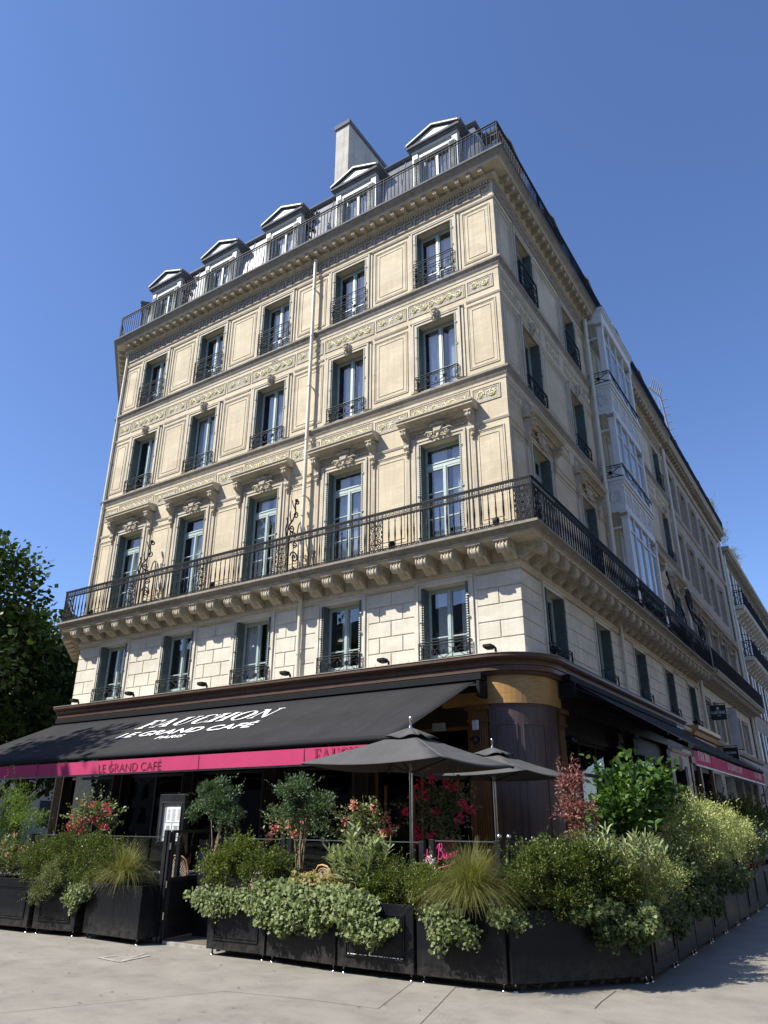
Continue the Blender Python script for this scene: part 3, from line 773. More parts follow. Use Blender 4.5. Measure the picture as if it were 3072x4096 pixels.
# standing seams of the zinc
b=MB(True)
x=-14.7
while x<-.6: b.tube([(x,-.35,18.4),(x,-.37,19.0),(x,-.45,19.9),(x,-.59,20.7),(x,-.76,21.25)],.018,4); x+=.72
b.obj('roof_seam',M['zinc'],BLD,FM)
def dormer(mat,seen=True):
    b=MB(True); w=.78; o=-.25; zb=18.35; zt=20.72
    # cheeks and jambs
    for sx in (-1,1):
        b.box(min(sx*w,sx*.53),max(sx*w,sx*.53),o-.10,o,zb,zt); b.box(min(sx*(w-.03),sx*(w-.07)),max(sx*(w-.03),sx*(w-.07)),-1.5,o-.10,zb,zt)
        b.box(min(sx*.78,sx*.60),max(sx*.78,sx*.60),o,o+.04,zb,zt-.12)
    b.box(-.53,.53,o-.10,o,20.42,zt)
    root=b.obj('dormer',M['dormer'],BLD)
    f=MB(True); f.box(-.86,.86,-1.5,o+.13,zt,zt+.07); f.box(-.92,.92,-1.5,o+.19,zt+.07,zt+.15)
    f.obj('entablature',M['zinc_dark'],root)
    f=MB(True); f.box(-.80,.80,o-.1,o+.07,zt-.10,zt-.002); f.obj('lintel',M['dormer'],root)
    f=MB(True); f.prism([(-.80,zt+.152),(.80,zt+.152),(0,zt+.50)],-(o+.05),-(o-.02),axis=1) if 0 else None
    f.add([(-.80,o+.15,zt+.152),(.80,o+.15,zt+.152),(0,o+.15,zt+.48),(-.80,o-.05,zt+.152),(.80,o-.05,zt+.152),(0,o-.05,zt+.48)],[(0,1,2),(3,4,5),(0,1,4,3),(1,2,5,4),(2,0,3,5)])
    f.obj('tympanum',M['dormer'],root)
    f=MB(True)
    for sx in (-1,1):
        e=(sx*.95,zt+.15); t=(0,zt+.56)
        f.add([(e[0],o+.20,e[1]),(t[0],o+.20,t[1]),(t[0],o+.20,t[1]+.10),(e[0]+sx*.03,o+.20,e[1]+.09),
               (e[0],-2.0,e[1]),(t[0],-2.0,t[1]),(t[0],-2.0,t[1]+.10),(e[0]+sx*.03,-2.0,e[1]+.09)],[(0,1,2,3),(4,5,6,7),(0,1,5,4),(3,2,6,7),(0,3,7,4),(1,2,6,5)])
    f.obj('pediment_roof',M['zinc_dark'],root)
    f=MB(True)
    for sx in (-1,1):
        e=(sx*.90,zt+.155); t=(0,zt+.52)
        f.add([(e[0],o+.235,e[1]+.02),(t[0],o+.235,t[1]+.01),(t[0],o+.235,t[1]+.06),(e[0],o+.235,e[1]+.065),(e[0],o+.205,e[1]+.02),(t[0],o+.205,t[1]+.01),(t[0],o+.205,t[1]+.06),(e[0],o+.205,e[1]+.065)],[(0,1,2,3),(4,5,6,7),(0,1,5,4),(3,2,6,7),(0,3,7,4)])
    f.obj('pediment_fillet',M['dormer'],root)
    f=MB(True); q=o-.12
    f.box(-.53,-.47,q-.05,q,zb,20.42); f.box(.47,.53,q-.05,q,zb,20.42); f.box(-.47,.47,q-.05,q,20.34,20.42)
    f.box(-.04,.04,q-.05,q+.02,zb,20.34); 
    for z in (19.2,): f.box(-.47,.47,q-.045,q-.005,z,z+.04)
    for sx in (-1,1): f.box(min(sx*.47,sx*.42),max(sx*.47,sx*.42),q-.05,q+.01,zb,20.34)
    f.obj('frame',M['paint'],root)
    g=MB(True); g.quad((-.47,q-.03,zb),(.47,q-.03,zb),(.47,q-.03,20.38),(-.47,q-.03,20.38)); g.obj('pane',M['glass'],root,normals=False)
    g=MB(True)
    for a,c in ((-.45,-.12),(.1,.45)):
        n=24; top=[(a+(c-a)*k/n,q-.14-.02*math.sin(k*1.3)) for k in range(n+1)]
        g.add([(x,y,zb) for x,y in top]+[(x,y,20.36) for x,y in top],[(k,k+1,n+2+k,n+1+k) for k in range(n)],True)
    g.obj('curtain',M['curtain'],root,normals=False)
    g=MB(True); g.box(-.6,.6,-1.4,-1.35,zb,zt); g.obj('back_panel',M['room'],root)
    for sx in (-1,1):
        s=MB(True)
        x0,x1=sorted((sx*.50,sx*.72)); yy=o+.06
        s.box(x0,x1,yy,yy+.02,18.45,20.36)
        z=18.55
        while z<20.3: s.box(x0+.03,x1-.03,yy+.021,yy+.035,z,z+.03); z+=.06
        s.obj('shutter',M['louver'],root)
    return root
d0=dormer(None); d0.matrix_local=FM@T((-1.85,0,0))
for x in (-4.78,-7.85,-10.85,-13.75): copy_tree(d0,BLD,FM@T((x,0,0)))
for x in (1.95,5.68,9.45,13.3,17.0): copy_tree(d0,BLD,RM@T((x,0,0)))
copy_tree(d0,BLD,EM@T((-1.6,0,0)))
# chimneys
b=MB(); b.box(-6.15,-5.58,.8,7.5,20.3,24.62); c1=b.obj('chimney',M['chim'],BLD)
b=MB(); b.box(-6.20,-5.53,.74,7.56,24.62,24.80); b.obj('coping',M['zinc_dark'],c1)
b=MB(True); b.box(15.05,16.0,-1.3,-.6,21.0,22.75); c2=b.obj('chimney',M['white'],BLD,RM)
b=MB(True); b.box(14.98,16.07,-1.37,-.53,22.75,22.95); b.obj('coping',M['dormer'],c2)
# roof terrace railing
def roofrail(name,s0,s1,Mx,par=BLD,o=.44,z0=18.42,z1=19.37,sp=.125):
    b=MB(True)
    for z,r in ((z1,.026),(z1-.09,.018),(z0,.020)): b.tube([(s0,o,z),(s1,o,z)],r,5)
    x=s0; i=0
    while x<=s1+.001:
        b.tube([(x,o,z0 if i%12 else z0-.12),(x,o,z1)],.0155 if i%12 else .024,4,caps=False); x+=sp; i+=1
    return b.obj(name,M['iron'],par,Mx)
roofrail('roof_railing',-15.25,.44,FM); roofrail('roof_railing',-.44,SE,RM)
q=offsets(PATH,.44); b=MB()
for z in (19.37,19.28,18.42): b.tube([(q[0].x,q[0].y,z),(q[1].x,q[1].y,z)],.014,5)
for k in range(48): p=q[1].lerp(q[0],k/48); b.tube([(p.x,p.y,18.42),(p.x,p.y,19.37)],.0075,4,caps=False)
b.obj('roof_railing',M['iron'],BLD)
# scroll dividers on the roof terrace
for x in (-6.25,-11.95):
    b=MB(True)
    def sp(o,z,r,d,t=1.5,th=.024,a0=0): b.tube([(0,o+r*(1-k/24)*math.cos(a0+d*k/23*t*2*PI),z+r*(1-k/24)*math.sin(a0+d*k/23*t*2*PI)) for k in range(24)],th,5)
    for o_,z_,r_,d_ in ((.30,19.55,.12,1),(.05,19.75,.12,-1),(.30,19.2,.14,-1),(.05,19.3,.13,1),(.28,18.8,.14,1),(.02,18.85,.14,-1),(-.12,20.1,.10,1)): sp(o_,z_,r_,d_)
    b.tube([(0,.42,18.4),(0,.40,19.4),(0,.2,19.8),(0,-.1,20.1),(0,-.2,20.3)],.03,5); b.tube([(0,.15,18.4),(0,.15,19.7)],.024,5)
    for k in range(6): b.tube([(0,.42-.09*k,19.5+.13*k),(.02,.52-.09*k,19.62+.13*k)],.018,4)
    b.obj('roof_divider',M['iron'],BLD,FM@T((x,0,0)))

# ------------------------------------------------------------------ oriel on the side street
def oriel():
    a,c=BAY; D=.65
    b=MB(True)
    b.box(a-.06,c+.06,-.02,D+.12,18.20,18.30); b.box(a-.02,c+.02,-.02,D+.05,17.75,18.20); b.box(a-.04,c+.04,-.02,D+.08,18.12,18.19)
    root=b.obj('oriel',M['white'],BLD,RM)
    b=MB(True); b.box(a,c,-.02,D,7.35,7.60); b.obj('base',M['white'],root)
    for zm in (15.05,11.50):
        b=MB(True); b.box(a-.05,c+.05,-.02,D+.10,zm+.10,zm+.20); b.box(a-.02,c+.02,-.02,D+.05,zm,zm+.10); b.box(a,c,-.02,D,zm-.12,zm); b.obj('floor_band',M['white'],root)
        b=MB(True); b.box(a,c,-.02,D,zm-.95,zm-.72); b.obj('beam',M['white'],root)
    e=MB(True); e.box(a-.07,c+.07,-.02,D+.13,18.302,18.34); e.obj('roof_sheet',M['zinc_dark'],root)
    lv=((7.6,10.55,10.0),(11.7,14.10,13.45),(15.25,17.75,17.1))
    xs=[a+.11+(c-a-.22)*k/4 for k in range(5)]
    for z0,z1,zt in lv:
        for x in (xs[0],xs[-1]):
            p=MB(True); p.box(x-.10,x+.10,D-.18,D+.015,z0,z1-.22); p.box(x-.12,x+.12,D-.20,D+.035,z0,z0+.35); p.box(x-.12,x+.12,D-.20,D+.03,z1-.24,z1-.20)
            p.box(x-.13,x+.13,D-.22,D+.05,z1-.06,z1)
            for k in range(5): p.ball((x-.10+.05*k,D+.02,z1-.13),.035,5,(1,1,1.6))
            for k in range(2): p.ball((x-.09+.18*k,D+.03,z1-.08),.045,6)
            p.obj('column',M['white'],root)
        f=MB(True)
        for x in xs[1:-1]: f.box(x-.035,x+.035,D-.09,D-.02,z0,z1)
        for s0_,s1_ in zip(xs[:-1],xs[1:]): f.box(s0_+.035,s1_-.035,D-.085,D-.03,zt,zt+.06); f.box(s0_+.035,s1_-.035,D-.085,D-.03,z0+.75,z0+.79)
        f.box(a+.02,a+.07,.0,D-.2,zt,zt+.06); f.box(a+.02,a+.07,0,.05,z0,z1)
        f.obj('glazing_frame',M['white'],root)
        g=MB(True)
        for s0_,s1_ in zip(xs[:-1],xs[1:]): g.quad((s0_,D-.06,z0),(s1_,D-.06,z0),(s1_,D-.06,z1),(s0_,D-.06,z1))
        g.obj('pane',M['glass'],root,normals=False)
        g=MB(True); g.quad((a+.05,0,z0),(a+.05,D-.18,z0),(a+.05,D-.18,z1),(a+.05,0,z1)); g.obj('side_pane',M['glass'],root,normals=False)
        g=MB(True); g.quad((c-.05,0,z0),(c-.05,D-.18,z0),(c-.05,D-.18,z1),(c-.05,0,z1)); g.obj('side_pane',M['glass'],root,normals=False)
        r_=MB(True); zg=z0+.02
        r_.tube([(a-.02,.02,zg+.42),(a-.02,D+.06,zg+.42),(c+.02,D+.06,zg+.42)],.018,5); r_.tube([(a-.02,.02,zg+.34),(a-.02,D+.06,zg+.34),(c+.02,D+.06,zg+.34)],.011,5); r_.tube([(a-.02,.02,zg+.02),(a-.02,D+.06,zg+.02),(c+.02,D+.06,zg+.02)],.016,5)
        r_.tube([(a-.02,.04,zg+.02),(a-.02,D,zg+.34)],.012,5); r_.tube([(a-.02,.04,zg+.34),(a-.02,D,zg+.02)],.012,5); r_.ball((a-.03,D/2,zg+.18),.07,6,(.5,1,1))
        for k in range(3): r_.tube([(a+.3+k*1.1,D+.06,zg),(a+1.3+k*1.1,D+.06,zg+.34)],.011,5); r_.tube([(a+.3+k*1.1,D+.06,zg+.34),(a+1.3+k*1.1,D+.06,zg)],.011,5)
        r_.obj('guard_rail',M['iron'],root)
    for zm in (15.05,11.50):
        f=MB(True); z0,z1=zm-.72,zm-.12
        f.box(a+.01,a+.04,.04,D-.04,z0,z1)
        for s0_,s1_ in zip(xs[:-1],xs[1:]): f.box(s0_+.04,s1_-.04,D-.06,D-.03,z0,z1)
        for x in xs: f.box(x-.05,x+.05,D-.10,D+.01,z0,z1)
        f.box(a-.01,a+.03,0,.05,z0,z1)
        f.obj('spandrel',M['white'],root)
        f=MB(True); zc=(z0+z1)/2
        for s0_,s1_ in zip(xs[:-1],xs[1:]):
            x=(s0_+s1_)/2
            for sx in (-1,1): spiral(f,x+sx*.17,zc+.1,.10,D-.02,sx,1.5,.014,a0=-PI/2); spiral(f,x+sx*.19,zc-.13,.09,D-.02,-sx,1.5,.014,a0=PI/2); f.tube([(x,D-.02,zc-.22),(x+sx*.10,D-.02,zc),(x+sx*.05,D-.02,zc+.2)],.014,4)
        for so in (-1,1):
            o=D/2
            for zz,d in ((zc+.1,1),(zc-.12,-1)): f.tube([(a+.0,o+so*.15+.11*(1-k/22)*math.cos(d*so*k*.5+1.5),zz+.11*(1-k/22)*math.sin(d*so*k*.5+1.5)) for k in range(20)],.014,4)
            f.tube([(a,o,zc-.25),(a,o+so*.12,zc),(a,o+so*.02,zc+.24)],.014,4)
        f.obj('spandrel_scroll',M['white'],root)
    return root
oriel()
# inner wall behind the oriel with french window
b=MB(True)
for z0,z1 in ((7.5,10.4),(11.8,13.9),(15.3,17.3)):
    for x in (8.9,9.45,10.0): b.box(x-.03,x+.03,.01,.05,z0,z1)
    b.box(8.85,10.05,.01,.055,z1-.08,z1)
    b.box(8.93,9.97,.005,.02,z0,z1)
b.obj('inner_window',M['white'],BLD,RM)

# ------------------------------------------------------------------ shopfront (wood, ground floor)
RC=.80
def roundpath(n=14):
    """wall line with a round corner; centre (-RC,RC) in plan"""
    cx,cy=-RC,RC
    pts=[P1.copy()]
    a0=-PI/2
    a1=TH
    for k in range(n+1):
        a=a0+(a1-a0)*k/n; pts.append(Vector((cx+RC*math.cos(a),cy+RC*math.sin(a))))
    return pts
RP=roundpath()
CP=[P1+Vector((-math.cos(PHI),math.sin(PHI)))*3]+RP+[Vector(rw(12.9,0)[:2])]
b=MB(); sweep(b,[(-.3,4.80),(.40,4.775),(.46,4.765),(.46,4.70),(.43,4.66),(.37,4.62),(.35,4.58),(.35,4.545),(.32,4.54),(.32,4.44),(.28,4.42),(.25,4.37),(-.3,4.37)],CP); b.obj('shop_cornice',M['cornicewood'],BLD,bevel=.004)
mould_lead=MB(); sweep(mould_lead,[(-.3,4.803),(.475,4.778),(.475,4.768),(.46,4.768)],CP,closed=False); mould_lead.obj('lead_flashing',M['chim'],BLD,normals=False)
GP=[Vector((-1.9,0))]+RP[1:]+[Vector(rw(1.32,0)[:2])]
b=MB(); sweep(b,[(-.15,3.80),(.18,3.80),(.18,4.37),(-.15,4.37)],GP,smooth=False); b.obj('shop_frieze',M['gold'],BLD)
for pa in (CP[:2]+[Vector((-1.902,0))],[Vector(rw(1.322,0)[:2]),CP[-1]]):
    b=MB(); sweep(b,[(-.15,3.80),(.19,3.80),(.19,4.37),(-.15,4.37)],pa,smooth=False); b.obj('shop_frieze',M['darkwood'],BLD)  # same band, its colour darkened to paint in the awning shade
# round corner pier
cpts=[(-RC+.02,)]
b=MB()
arc=[v for v in RP[1:]]
sweep(b,[(.13,0),(.13,3.80)],[Vector((-RC-.05,0))]+arc+[Vector(rw(RC+.30,0)[:2])],closed=False,smooth=True)
pier=b.obj('round_pier',M['wood'],BLD,normals=False)
b=MB(); sweep(b,[(.05,3.74),(.14,3.74),(.15,3.77),(.15,3.798),(.05,3.798)],[Vector((-RC-.05,0))]+arc+[Vector(rw(RC+.30,0)[:2])]); b.obj('pier_cap',M['wood'],pier)
b=MB()
n=len(arc)
for (i0,i1) in ((1,5),(6,11)):
    seg=arc[i0:i1+1]
    for z0,z1 in ((1.15,3.42),(.25,1.0)):
        for d,t in ((0,.03),):
            sweep(b,[(.125,z1),(.148,z1),(.148,z1-.04),(.125,z1-.04)],seg); sweep(b,[(.125,z0),(.148,z0),(.148,z0+.04),(.125,z0+.04)],seg)
            for k in (0,-1):
                s2=[seg[0],seg[0].lerp(seg[1],.2)] if k==0 else [seg[-1].lerp(seg[-2],.2),seg[-1]]
                sweep(b,[(.125,z0+.04),(.148,z0+.04),(.148,z1-.04),(.125,z1-.04)],s2)
b.obj('pier_moulding',M['wood'],pier)
# pilasters
def pilaster(x,Mx,w=.42,zt=3.80,mt='pilwood'):
    b=MB(True)
    b.box(x-w/2,x+w/2,-.02,.10,.0,3.46); b.box(x-w/2-.04,x+w/2+.04,-.02,.14,0,.55)
    k=0; n=6
    for i in range(n): xx=x-w/2+.05+(w-.1)*(i+.5)/n; b.tube([(xx,.105,.6),(xx,.105,3.36)],.017,5)
    b.box(x-w/2-.03,x+w/2+.03,-.02,.15,3.46,3.52); b.box(x-w/2-.01,x+w/2+.01,-.02,.13,3.52,3.70); b.box(x-w/2-.06,x+w/2+.06,-.02,.20,3.70,3.80)
    return b.obj('pilaster',M[mt],BLD,Mx)
fpil=[-1.10,-4.05,-6.73,-9.5,-12.3,-14.95]
for x in fpil: pilaster(x,FM,mt='pilwood' if x>-2 else 'darkwood')  # pilasters under the awning use the wood with shade painted in
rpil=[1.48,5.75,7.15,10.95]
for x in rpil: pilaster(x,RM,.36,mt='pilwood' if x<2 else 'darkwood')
def shopwall(ops,s0,s1,Mx):
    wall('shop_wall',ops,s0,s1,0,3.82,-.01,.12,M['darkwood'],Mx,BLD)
fops=[]
for a,c in zip(fpil[1:],fpil[:-1]):
    fops.append((a+.28,c-.28,.55 if (a,c)!=(-4.05,-1.10) else 0.02,3.42))
shopwall(fops,-15.15,-.9,FM)
rops=[(1.75,5.45,.7,3.30),(6.05,6.85,.7,3.30),(7.45,10.65,.7,3.30)]
shopwall(rops,.9,12.0,RM)
def shopwindow(op,Mx,door=False):
    a,c,z0,z1=op; b=MB(True); q=-.08; t=.07
    b.box(a,a+t,q-.05,q,z0,z1); b.box(c-t,c,q-.05,q,z0,z1); b.box(a+t,c-t,q-.05,q,z1-t,z1); b.box(a+t,c-t,q-.05,q,z0,z0+t)
    zt=z1-.75; b.box(a+t,c-t,q-.05,q,zt,zt+.07)
    n=max(1,int((c-a)/1.1)); 
    for k in range(1,n+1 if n==1 else n): x=a+(c-a)*k/n; b.box(x-.03,x+.03,q-.05,q+.004,z0+t,z1-t) if n>1 else None
    if door:
        for k in range(3):
            x=a+.25+k*.72; b.box(x,x+.05,q-.04,q+.006,.25,2.3); 
        b.box(a+t,c-t,q-.045,q+.005,.05,.5)
        for k in range(9):
            x=a+.3+k*.22; b.tube([(x,q+.01,2.75),(x+.1,q+.01,3.0),(x+.2,q+.01,2.78)],.018,4)
    o=b.obj('shop_door' if door else 'shop_window',M['pilwood'] if door else M['darkwood'],BLD,Mx)
    g=MB(True); g.quad((a,q-.03,z0),(c,q-.03,z0),(c,q-.03,z1),(a,q-.03,z1)); g.obj('pane',M['shopglass'],o,normals=False)
    if not door:
        e=MB(True)
        for k in range(int((c-a)*46)):
            x=random.uniform(a+.1,c-.1); z=z1-.12-abs(random.gauss(0,.25)); e.ball((x,q-.022,z),random.uniform(.008,.02),6,(1,.15,random.uniform(.6,1.6)))
        e.obj('etched_flowers',M['sheathe'],o)
    return o
for i,op in enumerate(fops): shopwindow(op,FM,door=(i==0))
for op in rops: shopwindow(op,RM)
b=MB(True); b.box(-3.99,-3.86,-.0,.012,1.70,2.02); b.obj('notice',M['sheathe'],BLD,FM)
# dark interior
b=MB(); b.quad((-17.5,3.2,0),(-3.2,3.2,0),(-3.2,3.2,4.45),(-17.5,3.2,4.45)); b.quad((-3.2,3.2,0),(-3.2,18.3,0),(-3.2,18.3,4.45),(-3.2,3.2,4.45))
b.obj('interior_partition',M['room'],BLD,normals=False)
# stone portal and far ground floor bays of this building
b=MB(True)
def portal(b,a,c,z1,w=.42,o=.06):
    b.box(a,a+w,-.02,o,0,z1); b.box(c-w,c,-.02,o,0,z1); b.box(a+w,c-w,-.02,o,z1-.42,z1); b.box(a-.06,c+.06,-.02,o+.10,z1,z1+.12); b.box(a+.04,c-.04,-.02,o+.06,z1-.05,z1)
portal(b,11.5,14.3,3.75); b.prism([(0,3.15),(.12,3.2),(.17,3.5),(.14,3.62),(0,3.62)],12.75,13.05)
b.obj('stone_portal',M['stone_low'],BLD,RM)
wall('portal_wall',[(11.92,13.88,0.02,3.33),(14.75,15.85,.02,3.3),(16.25,18.25,.5,3.3)],11.4,SE,0,4.56,-.015,.3,M['darkwood'],RM,BLD)
b=MB(True)
for x in (14.55,16.05,18.42): b.box(x-.14,x+.14,-.02,.09,0,3.5)
b.box(14.4,SE,-.02,.14,3.5,3.72)
b.obj('door_case',M['pilwood'],BLD,RM)
b=MB(True); b.quad((11.9,-.25,0),(13.9,-.25,0),(13.9,-.25,3.4),(11.9,-.25,3.4)); b.quad((14.7,-.2,0),(18.3,-.2,0),(18.3,-.2,3.4),(14.7,-.2,3.4)); b.obj('door_glass',M['shopglass'],BLD,RM,normals=False)
b=MB(True); b.prism([(-.02,4.50),(.30,4.50),(.34,4.55),(.34,4.62),(.10,4.68),(-.02,4.70)],12.9,SE); b.obj('ground_floor_cornice',M['stone_low'],BLD,RM)
b=MB(True); b.prism([(-.02,4.36),(.40,4.42),(.46,4.55),(.56,4.62),(.58,4.74),(-.02,4.78)],14.2,18.5); b.prism([(-.02,4.10),(.30,4.10),(.38,4.355),(-.02,4.355)],14.3,18.4)
b.obj('bronze_cornice',M['gold'],BLD,RM)
# ------------------------------------------------------------------ neighbouring buildings
def neighbour():
    B=empty('neighbour_building'); tag(B,'plain pale stone apartment building adjoining the corner building down the side street','building')
    s0,s1=SE+.04,33.2; W=[19.9,22.5,25.1,27.7,30.4]; w=.62
    ops=[]
    for c in W: ops+=[(c-w,c+w,15.1,16.95),(c-w,c+w,11.9,13.9),(c-w,c+w,7.5,10.2)]
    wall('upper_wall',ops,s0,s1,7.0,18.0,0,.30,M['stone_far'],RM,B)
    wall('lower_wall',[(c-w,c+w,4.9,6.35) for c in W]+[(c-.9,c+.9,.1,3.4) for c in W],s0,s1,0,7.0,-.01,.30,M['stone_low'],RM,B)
    b=MB(True); b.quad((s0,-6,0),(s1,-6,0),(s1,-6,18),(s0,-6,18)); b.quad((s1,0,0),(s1,-6,0),(s1,-6,18),(s1,0,18)); b.quad((s0,0,18),(s1,0,18),(s1,-6,18),(s0,-6,18)); b.obj('rear_wall',M['room'],B,RM,normals=False)
    b=MB(True)
    for c in W:
        pass
    for name,prof in (('cornice',[(-.02,17.7),(.08,17.7),(.12,17.86),(.14,18.0),(.44,18.04),(.48,18.16),(.52,18.2),(.52,18.3),(-.5,18.34),(-.02,18.2)]),
        ('string_course',[(-.02,14.8),(.05,14.82),(.10,14.92),(.10,14.98),(-.02,15.0)]),('string_course',[(-.02,11.0),(.06,11.03),(.14,11.16),(.14,11.24),(-.02,11.28)]),
        ('balcony_slab',[(-.02,7.34),(.66,7.34),(.70,7.42),(.74,7.46),(.74,7.54),(-.02,7.56)]),('ground_floor_cornice',[(-.02,4.45),(.30,4.48),(.36,4.58),(.36,4.66),(-.02,4.72)])):
        q=MB(True); q.prism(prof,s0 if name!='balcony_slab' else 19.6,s1 if name!='balcony_slab' else 34.2); q.obj(name,M['stone_far'],B,RM)
    q=MB(True)
    for i in range(36): x=s0+.3+i*.40; q.prism([(0,17.86),(.36,18.03),(.10,18.03),(0,18.03)][:3],x-.06,x+.06); q.box(x-.06,x+.06,.0,.34,17.9,18.03)
    q.obj('cornice_blocks',M['stone_far'],B,RM)
    pr=scrollprof(.58,7.335,.36,.09,.06)
    q=MB(True); q.prism(pr,-.11,.11); c0=q.obj('console',M['stone_far'],B,RM@T((19.3,0,0)))
    for i in range(1,30): copy_tree(c0,B,RM@T((19.3+i*.48,0,0)))
    b=MB(True); b.box(19.3,34.4,.66,.70,8.38,8.42); b.box(19.3,34.4,.66,.70,7.60,7.63); b.box(19.3,34.4,.67,.69,8.15,8.17)
    x=19.3
    while x<34.4:
        b.tube([(x,.68,7.6),(x,.68,8.4)],.022,4,caps=False); b.tube([(x+.06,.68,7.6),(x+.02,.68,8.0),(x+.06,.68,8.4)],.012,4,caps=False); x+=.12
    b.box(34.36,34.40,.0,.68,8.38,8.42)
    b.obj('balcony_railing',M['iron'],B,RM)
    roofrail('roof_railing',s0,s1+.8,RM,B,o=.40,z0=18.38,z1=19.2)
    b=MB(True)
    for x in (21.5,24.4,27.2,30.0): b.tube([(x,.40+.0,19.2),(x,.35,19.5),(x,.1,19.75),(x,-.3,19.8)],.02,5)
    b.obj('railing_brace',M['iron'],B,RM)
    b=MB(True); b.add([(s0,-.35,18.3),(s1,-.35,18.3),(s1,-.8,21),(s0,-.8,21),(s0,-5,22.5),(s1,-5,22.5)],[(0,1,2,3),(3,2,5,4)]); b.obj('roof',M['zinc'],B,RM,normals=False)
    # windows
    def win(z0,z1,hood):
        b=MB(True); ring(b,w,z0,z1,.11,-.02,.05); ring(b,w+.112,z0,z1+.112,.05,-.02,.085)
        if hood: b.prism([(0,z1+.25),(.12,z1+.25),(.20,z1+.32),(.34,z1+.36),(.34,z1+.46),(0,z1+.52)],-w-.42,w+.42); b.box(-w-.30,-w-.12,0,.12,z1-.2,z1+.25); b.box(w+.12,w+.30,0,.12,z1-.2,z1+.25)
        o=b.obj('window',M['stone_far'],B)
        f=MB(True); q=-.2
        for a,c in ((-w,-w+.07),(w-.07,w),(-.04,.04)): f.box(a,c,q-.05,q,z0,z1)
        f.box(-w+.07,-.04,q-.05,q,z1-.07,z1); f.box(.04,w-.07,q-.05,q,z1-.07,z1); f.box(-w+.07,-.04,q-.05,q,(z0+z1)/2,(z0+z1)/2+.04); f.box(.04,w-.07,q-.05,q,(z0+z1)/2,(z0+z1)/2+.04)
        f.obj('frame',M['white'],o)
        g=MB(True); g.quad((-w,q-.03,z0),(w,q-.03,z0),(w,q-.03,z1),(-w,q-.03,z1)); g.obj('pane',M['glass'],o,normals=False)
        g=MB(True); g.box(-w-.1,w+.1,-.62,-.6,z0-.1,z1+.1); g.obj('pane_backing',M['room'],o)  # dark panel set back behind the pane
        return o
    for z0,z1,h in ((15.1,16.95,0),(11.9,13.9,0),(7.5,10.2,1),(4.9,6.35,0)):
        w0=win(z0,z1,h); w0.matrix_local=RM@T((W[0],0,0))
        for c in W[1:]: copy_tree(w0,B,RM@T((c,0,0)))
    b=MB(True)
    for c in W: b.quad((c-.9,-.25,0),(c+.9,-.25,0),(c+.9,-.25,3.4),(c-.9,-.25,3.4))
    b.obj('shop_glass',M['shopglass'],B,RM,normals=False)
    pipe('drainpipe',SE-.02+.12,.12,4.7,17.8,RM,.07,B); pipe('drainpipe',33.1,.12,4.7,17.8,RM,.07,B)
    b=MB(True); b.box(20.5,21.6,-2.4,-1.4,21,24.6); b.obj('chimney',M['chim'],B,RM)
neighbour()
